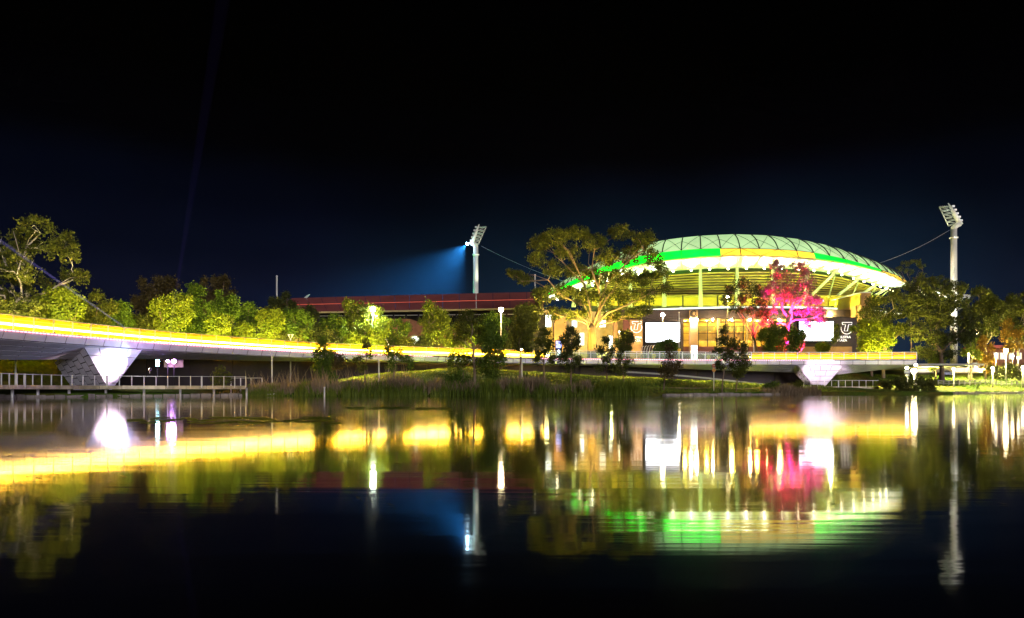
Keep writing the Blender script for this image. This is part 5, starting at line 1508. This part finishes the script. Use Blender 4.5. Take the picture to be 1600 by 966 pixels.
# V headed path lamps on the walk behind the bridge; none is lit
def v_lamp(label, px, Y, py, power, color=GOLD_L, gz=None, lit=True):
    p = at(px, py, Y); gz = ground_z(p.x, p.y) if gz is None else gz
    t = thing('path_lamp', label, 'street lamp', (p.x, p.y, gz))
    MB().tube([(p.x, p.y, gz - 0.1), (p.x, p.y, p.z)], [0.14, 0.09], 8).build('pole', M['white_steel'], t)
    mb = MB()
    for s in (-1, 1): mb.bar((p.x, p.y, p.z - 0.05), (p.x + s * 0.42, p.y, p.z + 0.75), 0.09)
    mb.build('fork', M['white_steel'], t)
    MB().box(p.x - 0.55, p.x + 0.55, p.y - 0.14, p.y + 0.14, p.z + 0.76, p.z + 0.86).build('lamp_head', M['white_steel'], t)
    if lit:
        MB().box(p.x - 0.45, p.x + 0.45, p.y - 0.1, p.y + 0.1, p.z + 0.70, p.z + 0.755).build('lens', M['lamp_soft'], t)
        lamp_light('lamp_light', (p.x, p.y, p.z + 0.55), color, power, t, 0.25)
    return t
v_lamp('forked lamp post standing below the pale green tree', 454, 129, 530, 0, lit=False)
v_lamp('forked lamp post right of the big yellow willow', 607, 138, 537, 0, lit=False)
v_lamp('white forked lamp post among the dry reeds', 425, 104, 558, 0, lit=False)
v_lamp('white forked lamp post between the sparse and the leafy bank trees', 592, 110, 560, 0, lit=False)
v_lamp('white lamp post on the mound under the rounded bank tree', 815.5, 118, 562, 0, lit=False)
v_lamp('white lamp post on the boardwalk under the near bridge end', 24.5, 88, 566, 0, lit=False)

# uplights at the feet of the great gum and of the pink tree
def uplight(label, loc, aim, color, power, spot):
    t = thing('ground_uplight', label, 'floodlight', (loc[0], loc[1], loc[2] - 0.3))
    MB().lathe((loc[0], loc[1], loc[2] - 0.3), [(0.22, 0), (0.24, 0.2), (0.2, 0.26)], 10).build('housing', M['black'], t)
    lamp_light('uplight_beam', loc, color, power, t, 0.2, 'SPOT', aim, spot, 0.6)
def added_uplight(label, px, Y, aim_px, aim_py, aim_Y, power, color=GOLD_L, spot=115):  # uplight added out of sight to brighten the trees
    if 60 < px < 1300: Y = plateau(px, 85 if px < 300 else Y - 12) + 0.5
    p = at(px, 560, Y); p.z = ground_z(p.x, p.y) + 0.45
    aim_Y = max(aim_Y, Y + 5.5)
    power *= 3.2
    uplight(label, tuple(p), at(aim_px, aim_py, aim_Y), color, power, spot)
added_uplight('added yellow uplight at the foot of the left edge gums', 30, 96, 30, 430, 108, 13000, (1.0, 0.80, 0.30))
added_uplight('added yellow uplight at the foot of the weeping tree below the left gum', 98, 102, 95, 480, 108, 6000)
added_uplight('added yellow uplight at the low trees before the dark fig', 172, 112, 168, 490, 119, 4200)
added_uplight('added yellow uplight at the foot of the broad dark fig', 222, 140, 240, 470, 157, 5000, (1.0, 0.70, 0.25))
added_uplight('added yellow uplight at the foot of the bright yellow tree', 272, 115, 272, 492, 122, 6500)
added_uplight('added yellow uplight at the foot of the tall mid green tree', 308, 124, 306, 485, 132, 3600)
added_uplight('added yellow uplight at the foot of the light green tree', 345, 118, 345, 495, 127, 5000)
added_uplight('added yellow uplight at the foot of the rounded green tree', 384, 130, 386, 505, 138, 3500)
added_uplight('added yellow uplight at the foot of the bushy yellow tree', 420, 123, 420, 508, 130, 6500)
added_uplight('added yellow uplight at the foot of the pale green tree by the flag pole', 462, 131, 462, 508, 138, 3500)
added_uplight('added yellow uplight at the foot of the round green tree near the willow', 516, 136, 520, 518, 142, 3500)
added_uplight('added yellow uplight at the foot of the big willow', 570, 136.6, 572, 505, 140, 7500)
added_uplight('added yellow uplight at the foot of the dark green tree by the willow', 622, 139, 622, 520, 146, 2500)
added_uplight('added yellow uplight at the foot of the tall green tree by the arch', 682, 139.3, 682, 510, 142, 6500)
added_uplight('added yellow uplight at the foot of the trees by the orange lamp', 745, 148, 745, 515, 157, 4500)
gx = (925 - 800) / FPX * 170
uplight('yellow ground uplight left of the glowing gum trunk', (gx - 5, 164.5, 7.75), (gx, 170, 24), (1.0, 0.66, 0.06), 42000, 100)
uplight('yellow ground uplight right of the glowing gum trunk', (gx + 5.5, 164.8, 7.75), (gx, 170, 24), (1.0, 0.66, 0.08), 36000, 100)
uplight('yellow ground uplight under the left limbs of the gum', (gx - 12, 168, 7.75), (gx - 10, 170, 26), (1.0, 0.76, 0.18), 60000, 110)
uplight('added wide yellow uplight on the plaza before the great gum', (gx + 1, 158.5, 7.9), (gx + 3, 172, 32), (1.0, 0.72, 0.15), 130000, 88)  # extra uplight added to brighten the top of the crown
added_uplight('added yellow uplight at the foot of the tall gum beyond the lawn', 1545, 203, 1540, 495, 212, 22000, (1.0, 0.82, 0.3))
added_uplight('added yellow uplight at the foot of the tall gum at the right edge', 1592, 208, 1592, 500, 220, 20000, (1.0, 0.78, 0.3))
added_uplight('added yellow uplight at the foot of the dark tree beside the roof lattice', 1455, 186, 1450, 470, 200, 9000, (1.0, 0.82, 0.3))
added_uplight('added yellow uplight at the foot of the glowing golden tree', 1540, 189, 1540, 555, 196, 5000, (1.0, 0.75, 0.2))
added_uplight('added orange uplight at the foot of the narrow autumn tree', 1580, 197, 1580, 525, 205, 6000, (1.0, 0.70, 0.2))
added_uplight('added yellow uplight at the foot of the pale thin tree', 1516, 180, 1516, 545, 186, 4000, (1.0, 0.85, 0.25))
px_ = (1227 - 800) / FPX * 180
uplight('magenta ground uplight at the pink tree', (px_ + 2.2, 175.5, 8.1), (px_ + 2.5, 181, 24), (1.0, 0.012, 0.40), 430000, 72)
uplight('red ground uplight left of the pink tree', (px_ - 2.6, 175.5, 8.1), (px_ - 4, 181, 23), (1.0, 0.015, 0.06), 300000, 72)
rx_ = (1370 - 800) / FPX * 172
uplight('yellow ground uplight at the round tree by the bridge end', (rx_ - 1, 165.5, 7.3), (rx_ + 1, 176, 17), (1.0, 0.80, 0.12), 52000, 110)
uplight('yellow ground uplight on the slope below the golden flecked tree', ((1408 - 800) / FPX * 170, 170, 7.3), ((1400 - 800) / FPX * 182, 184, 20), (1.0, 0.80, 0.15), 70000, 100)

# ------------------------------------------------------------------ stage lights under the bridge
stg = thing('light_stand', 'lighting stand with purple and cyan stage lamps under the bridge', 'stage light', tuple(at(262, 600, 96)))
SY0 = 96.0
p0 = at(246, 606, SY0); 
for px in (246, 262, 272):
    a = at(px, 600, SY0); MB().tube([(a.x, a.y, 1.28), (a.x, a.y, at(px, 562, SY0).z)], 0.06, 6).build('pole', M['black'], stg)
MB().bar(at(243, 563, SY0 + 0.1), at(286, 563, SY0 + 0.1), 0.1).build('cross_bar', M['black'], stg)
MB().box(at(254, 0, SY0).x, at(284, 0, SY0).x, SY0 + 0.4, SY0 + 0.5, at(0, 574, SY0).z, at(0, 562.5, SY0).z).build('back_board', M['timber'], stg)
for px, py, m in ((246.5, 564.7, 'lamp_cyan'), (246.5, 570, 'lamp_cyan'), (262.5, 564.7, 'lamp_purple'), (272, 565, 'lamp_purple')):
    c = at(px, py, SY0 - 0.4)
    MB().tube([c + Vector((0, 0.35, 0)), c], [0.18, 0.26], 10).build('lamp_housing', M['black'], stg)
    MB().ball(c - Vector((0, 0.05, 0)), 0.24 if 'cyan' in m else (0.2 if px < 265 else 0.30), 10, 6).build('lamp', M[m], stg)
cc = at(246, 567, SY0 - 0.8)
lamp_light('cyan_light', cc, (0.5, 0.8, 1.0), 1500, stg, 0.2, 'SPOT', at(200, 556, 93), 60)
lamp_light('purple_light', at(268, 565, SY0 - 0.8), (0.65, 0.3, 1.0), 700, stg, 0.2)
BEAM0 = at(271, 564, SY0 - 0.3)
# ------------------------------------------------------------------ bank signs
def disc(mb, c, r, n, rot=0.0, th=0.04):
    pts = [Vector((c[0] + r * math.cos(2 * math.pi * k / n + rot), c[1], c[2] + r * math.sin(2 * math.pi * k / n + rot))) for k in range(n)]
    mb.poly(pts); mb.poly([p + Vector((0, th, 0)) for p in reversed(pts)])
    for k in range(n):
        a, b = pts[k], pts[(k + 1) % n]; mb.quad(a, a + Vector((0, th, 0)), b + Vector((0, th, 0)), b)
    return mb
c = at(1115.5, 571.5, 122); gz = ground_z(c.x, c.y)
t = thing('warning_sign', 'red disc above an orange diamond sign on a grey post', 'sign', (c.x, c.y, gz))
MB().tube([(c.x, c.y + 0.1, gz - 0.1), (c.x, c.y + 0.1, c.z + 0.2)], 0.08, 8).build('post', M['white_steel'], t)
d0 = disc(MB(), c, 0.34, 16).build('disc_sign', M['red_sign'], t)
MB().box(c.x - 0.2, c.x + 0.2, c.y - 0.02, c.y - 0.003, c.z - 0.05, c.z + 0.05).build('bar', M['white_steel'], d0)
dc = at(1115.5, 578.6, 122)
d1 = disc(MB(), dc, 0.40, 4).build('diamond_sign', M['orange_sign'], t)
mb = MB(); mb.bar(Vector((dc.x - 0.08, dc.y - 0.02, dc.z - 0.2)), Vector((dc.x + 0.06, dc.y - 0.02, dc.z + 0.02)), 0.06, 0.03); mb.bar(Vector((dc.x + 0.06, dc.y - 0.02, dc.z)), Vector((dc.x - 0.04, dc.y - 0.02, dc.z + 0.2)), 0.06, 0.03)
mb.build('arrow', M['black'], d1)
c = at(1417.5, 582, 146); gz = ground_z(c.x, c.y)
t = thing('notice_sign', 'pair of small white boards on a post by the bridge end', 'sign', (c.x, c.y, gz))
MB().tube([(c.x, c.y + 0.1, gz - 0.1), (c.x, c.y + 0.1, c.z + 0.5)], 0.06, 8).build('post', M['steel'], t)
for dx, dz in ((-0.32, 0.15), (0.32, 0.15)):
    MB().box(c.x + dx - 0.26, c.x + dx + 0.26, c.y, c.y + 0.05, c.z + dz - 0.35, c.z + dz + 0.35).build('board', M['white_steel'], t)
MB().box(c.x - 0.4, c.x + 0.4, c.y, c.y + 0.05, c.z - 0.75, c.z - 0.35).build('board', M['white_steel'], t)
# little skiff shape pulled into the reeds
c = at(423, 616, 97.0)
t = thing('white_dinghy', 'small white upturned dinghy lying at the reed edge', 'boat', (c.x, c.y, 0))
mb = MB()
sec = []
for k in range(7):
    f = k / 6; w = 0.28 * math.sin(math.pi * (0.12 + 0.76 * f)); z = 0.12 + 0.22 * (f - 0.3) ** 2
    x = c.x - 0.75 + 1.5 * f
    sec.append([Vector((x, c.y - w, z + 0.2)), Vector((x, c.y - w * 0.6, z)), Vector((x, c.y + w * 0.6, z)), Vector((x, c.y + w, z + 0.2))])
for a, b in zip(sec, sec[1:]):
    for j in range(3): mb.quad(a[j], b[j], b[j + 1], a[j + 1])
mb.poly(sec[0]); mb.poly(list(reversed(sec[-1])))
mb.build('hull', M['white_steel'], t)
mb = MB()
for a, b in zip(sec, sec[1:]):
    mb.bar(a[0], b[0], 0.04); mb.bar(a[3], b[3], 0.04)
mb.build('gunwale', M['steel'], t)

# ------------------------------------------------------------------ right lawn: post fence, white barrier, car
t = thing('post_fence', 'pale timber post and rail fence along the right lawn', 'fence', tuple(at(1530, 604, 168)))
fp_ = [(1466, 168), (1500, 169), (1540, 172), (1600, 176), (1640, 179)]
posts = []
for px in np.arange(1466, 1642, 8.2):
    Y = interp(px, fp_); p = at(px, 600, Y); p.z = ground_z(p.x, p.y)
    posts.append(p)
    MB().bar(p - Vector((0, 0, 0.2)), p + Vector((0, 0, 1.15)), 0.2, 0.2).build('post', M['fence_wood'] if 'fence_wood' in M else M['concrete'], t)
for a, b in zip(posts, posts[1:]):
    for h in (1.02, 0.45):
        MB().bar(a + Vector((0, 0.12, h)), b + Vector((0, 0.12, h)), 0.08, 0.14).build('rail', M['concrete'], t)
t = thing('white_barrier', 'long low white lit barrier wall at the top of the right lawn', 'wall', tuple(at(1520, 580, 205)))
for a, b in ((1428, 1457), (1494, 1506), (1508, 1517), (1519, 1532), (1533, 1546), (1579, 1596), (1598, 1625)):
    MB().box(at(a, 0, 206).x, at(b, 0, 206).x, 206, 206.4, at(0, 581, 206).z, at(0, 575, 206).z).build('panel', M['warm_glow'], t)  # panels glow: lamp light on the white wall put into the material
MB().box(at(1424, 0, 206).x, at(1632, 0, 206).x, 206.42, 206.6, at(0, 583, 206).z, at(0, 574.5, 206).z).build('back_wall', M['concrete'], t)
t = thing('kiosk_building', 'small white lit hut behind the golden tree at the lawn top', 'hut', tuple(at(1527, 578, 214)))
MB().box(at(1521, 0, 214).x, at(1532, 0, 214).x, 214, 217, at(0, 582, 214).z, at(0, 568, 214).z).build('wall', M['white_steel'], t)
MB().box(at(1522.5, 0, 214).x, at(1530.5, 0, 214).x, 213.9, 213.98, at(0, 578, 214).z, at(0, 569.5, 214).z).build('window', M['window_white'], t)
MB().box(at(1520, 0, 214).x, at(1533, 0, 214).x, 213.6, 217.3, at(0, 568, 214).z + 0.01, at(0, 567, 214).z).build('roof', M['steel'], t)
t = thing('brick_pavilion', 'low brick pavilion behind the bright lamp at the far right', 'building', tuple(at(1570, 570, 240)))
MB().box(at(1545, 0, 240).x, at(1625, 0, 240).x, 240, 250, 6, at(0, 544, 240).z).build('wall', M['brick'], t)
MB().box(at(1540, 0, 240).x, at(1630, 0, 240).x, 238, 252, at(0, 544, 240).z + 0.01, at(0, 540, 240).z).build('roof', M['roof_red'], t)
for px in (1556, 1566, 1580, 1592):
    w = MB().box(at(px, 0, 240).x - 0.9, at(px, 0, 240).x + 0.9, 239.85, 239.97, at(0, 562, 240).z, at(0, 551, 240).z).build('window', M['steel'], t)
    MB().box(at(px, 0, 240).x - 0.75, at(px, 0, 240).x + 0.75, 239.78, 239.84, at(0, 561, 240).z, at(0, 552, 240).z).build('pane', M['warm_glow'], w)
# parked car
c = at(1478, 579, 203); gz = ground_z(c.x, c.y)
car = thing('parked_car', 'dark blue parked car at the top of the lawn behind the tree', 'car', (c.x, c.y, gz))
def prof(pts, y0, y1, mat, name, parent):
    mb = MB(); A_ = [Vector((c.x + u, y0, gz + v)) for u, v in pts]; B_ = [Vector((c.x + u, y1, gz + v)) for u, v in pts]
    mb.poly(A_); mb.poly(list(reversed(B_)))
    for k in range(len(pts)):
        j = (k + 1) % len(pts); mb.quad(A_[k], B_[k], B_[j], A_[j])
    return mb.build(name, mat, parent)
prof([(-2.1, 0.35), (2.1, 0.35), (2.15, 0.75), (1.9, 0.95), (1.0, 1.02), (-1.6, 1.05), (-2.1, 0.95)], c.y - 0.85, c.y + 0.85, M['car_blue'], 'body', car)
prof([(-1.6, 1.04), (1.0, 1.01), (0.45, 1.45), (-1.1, 1.48)], c.y - 0.72, c.y + 0.72, M['black'], 'cabin_glass', car)
prof([(-1.12, 1.47), (0.47, 1.44), (0.4, 1.5), (-1.05, 1.53)], c.y - 0.74, c.y + 0.74, M['car_blue'], 'roof', car)
for u in (-1.3, 1.3):
    for s in (-1, 1):
        w = MB().tube([(c.x + u, c.y + s * 0.72, gz + 0.33), (c.x + u, c.y + s * 0.92, gz + 0.33)], 0.33, 14, False).build('wheel', M['tyre'], car)
        MB().tube([(c.x + u, c.y + s * 0.925, gz + 0.33), (c.x + u, c.y + s * 0.94, gz + 0.33)], 0.19, 10, False).build('rim', M['steel'], w)
for s in (-0.6, 0.6):
    MB().box(c.x + 2.1, c.x + 2.17, c.y + s - 0.2, c.y + s + 0.2, gz + 0.62, gz + 0.78).build('headlight', M['lens_off'], car)

# ------------------------------------------------------------------ small things on the plaza
PZ = 7.35
c = at(873, 545, 176)
t = thing('information_kiosk', 'blue glowing information kiosk left of the gum trunk', 'kiosk', (c.x, c.y, PZ))
MB().box(c.x - 0.85, c.x + 0.85, c.y - 0.2, c.y + 0.2, PZ, at(0, 532, 176).z).build('case', M['black'], t)
MB().box(c.x - 0.7, c.x + 0.7, c.y - 0.28, c.y - 0.21, at(0, 544, 176).z, at(0, 533, 176).z).build('screen_face', M['kiosk'], t)
MB().box(c.x - 0.25, c.x + 0.35, c.y - 0.29, c.y - 0.21, at(0, 556, 176).z, at(0, 547, 176).z).build('lower_panel', M['totem'], t)
c = at(1085, 550, 205)
t = thing('lit_totem', 'white glowing totem at the foot of the broad pillar', 'sign', (c.x, c.y, PZ))
MB().box(c.x - 0.85, c.x + 0.85, c.y, c.y + 0.5, PZ, at(0, 547.6, 205).z).build('base', M['totem'], t)
MB().box(c.x - 0.6, c.x + 0.6, c.y + 0.05, c.y + 0.45, at(0, 547.6, 205).z + 0.01, at(0, 546, 205).z).build('neck', M['totem'], t)
MB().box(c.x - 0.8, c.x + 0.8, c.y, c.y + 0.5, at(0, 546, 205).z + 0.01, at(0, 540, 205).z).build('head', M['totem'], t)
for k in range(6):                                       # white curved shell seats
    c = at(1004 + 4.3 * k, 547, 214)
    t = thing('shell_seat', ('first', 'second', 'third', 'fourth', 'fifth', 'last')[k] + ' from left of the white arched shells under the left screen', 'seat', (c.x, c.y, PZ), 'white arched shells under the screen')
    zt = at(0, 541.5 - 0.5 * min(k, 3), 214).z
    mb = MB(); prev = None
    for j in range(8):
        a = math.pi * 0.5 * j / 7
        o = Vector((-0.35 + 0.9 * math.sin(a) * 0.6, 0, 0)); zz = PZ + (zt - PZ) * (0.55 + 0.45 * math.sin(a))
        q = (Vector((c.x - 0.5 + 0.8 * (1 - math.cos(a)), c.y - 0.5, zz)), Vector((c.x - 0.5 + 0.8 * (1 - math.cos(a)), c.y + 0.5, zz)))
        if prev: mb.hexa([prev[0], q[0], q[1], prev[1]] + [p + Vector((0, 0, 0.12)) for p in (prev[0], q[0], q[1], prev[1])])
        prev = q
    mb.build('shell', M['white_steel'], t)
    MB().tube([(c.x - 0.45, c.y, PZ), (c.x - 0.45, c.y, PZ + (zt - PZ) * 0.56)], 0.12, 6).build('stem', M['steel'], t)
for k, (px, py, Y) in enumerate(((1061, 547, 190), (1022, 556, 172), (1107, 558, 176))):
    c = at(px, py, Y)
    t = thing('round_sign', ('yellow round sign below the slim light pole', 'low yellow round sign below the white shells', 'low yellow round sign right of the white totem')[k], 'sign', (c.x, c.y, PZ), 'yellow round plaza signs')
    MB().tube([(c.x, c.y + 0.1, PZ), (c.x, c.y + 0.1, c.z)], 0.1, 8).build('post', M['yellow_sign'], t)
    disc(MB(), c, 0.50, 18, 0, 0.08).build('disc_sign', M['yellow_sign'], t)
lamp_light('plaza_glow', at(1061, 540, 200), (1.0, 0.85, 0.55), 3500, stad, 0.4)

HAZE_D = 0.000014

# ------------------------------------------------------------------ searchlights and the night air they cross
def search(name, loc, aim, color, power, spot, parent, blend=0.3, size=0.05):
    return lamp_light(name, loc, color, power, parent, size, 'SPOT', aim, spot, blend)
search('searchlight', BEAM0 + Vector((-0.5, 0.0, 0.3)), at(0, 376, 84), (0.42, 0.34, 1.0), 1.3e9, 1.2, stg)
search('searchlight', BEAM0 + Vector((-1.2, 0.2, 0.3)), at(300, 300, 99), (0.30, 0.16, 1.0), 0.45e8, 2.4, stg)
search('blue_flood', LAMP_BLUE, LAMP_BLUE + Vector((-30, -3, -38)), (0.03, 0.34, 1.0), 3.6e7, 88, tl, 1.0, 0.3)
mb = MB()
mb.box(-1200, 1200, -260, 1250, -4.0, 84)
hz = mb.build('haze', None) if False else None
me = bpy.data.meshes.new('haze'); me.from_pydata(mb.v, [], mb.f); me.update()
hz = bpy.data.objects.new('haze', me); COL.objects.link(hz)
m = bpy.data.materials.new('night_air'); m.use_nodes = True
nn = m.node_tree.nodes; nn.remove(nn['Principled BSDF'])
pv = nn.new('ShaderNodeVolumePrincipled')
pv.inputs['Color'].default_value = (0.9, 0.93, 1.0, 1)
pv.inputs['Density'].default_value = HAZE_D
pv.inputs['Anisotropy'].default_value = 0.25
m.node_tree.links.new(pv.outputs[0], nn['Material Output'].inputs['Volume'])
me.materials.append(m)
tag(hz, 'thin night haze over river and stadium', 'haze', kind='stuff')
scene.cycles.volume_bounces = 0
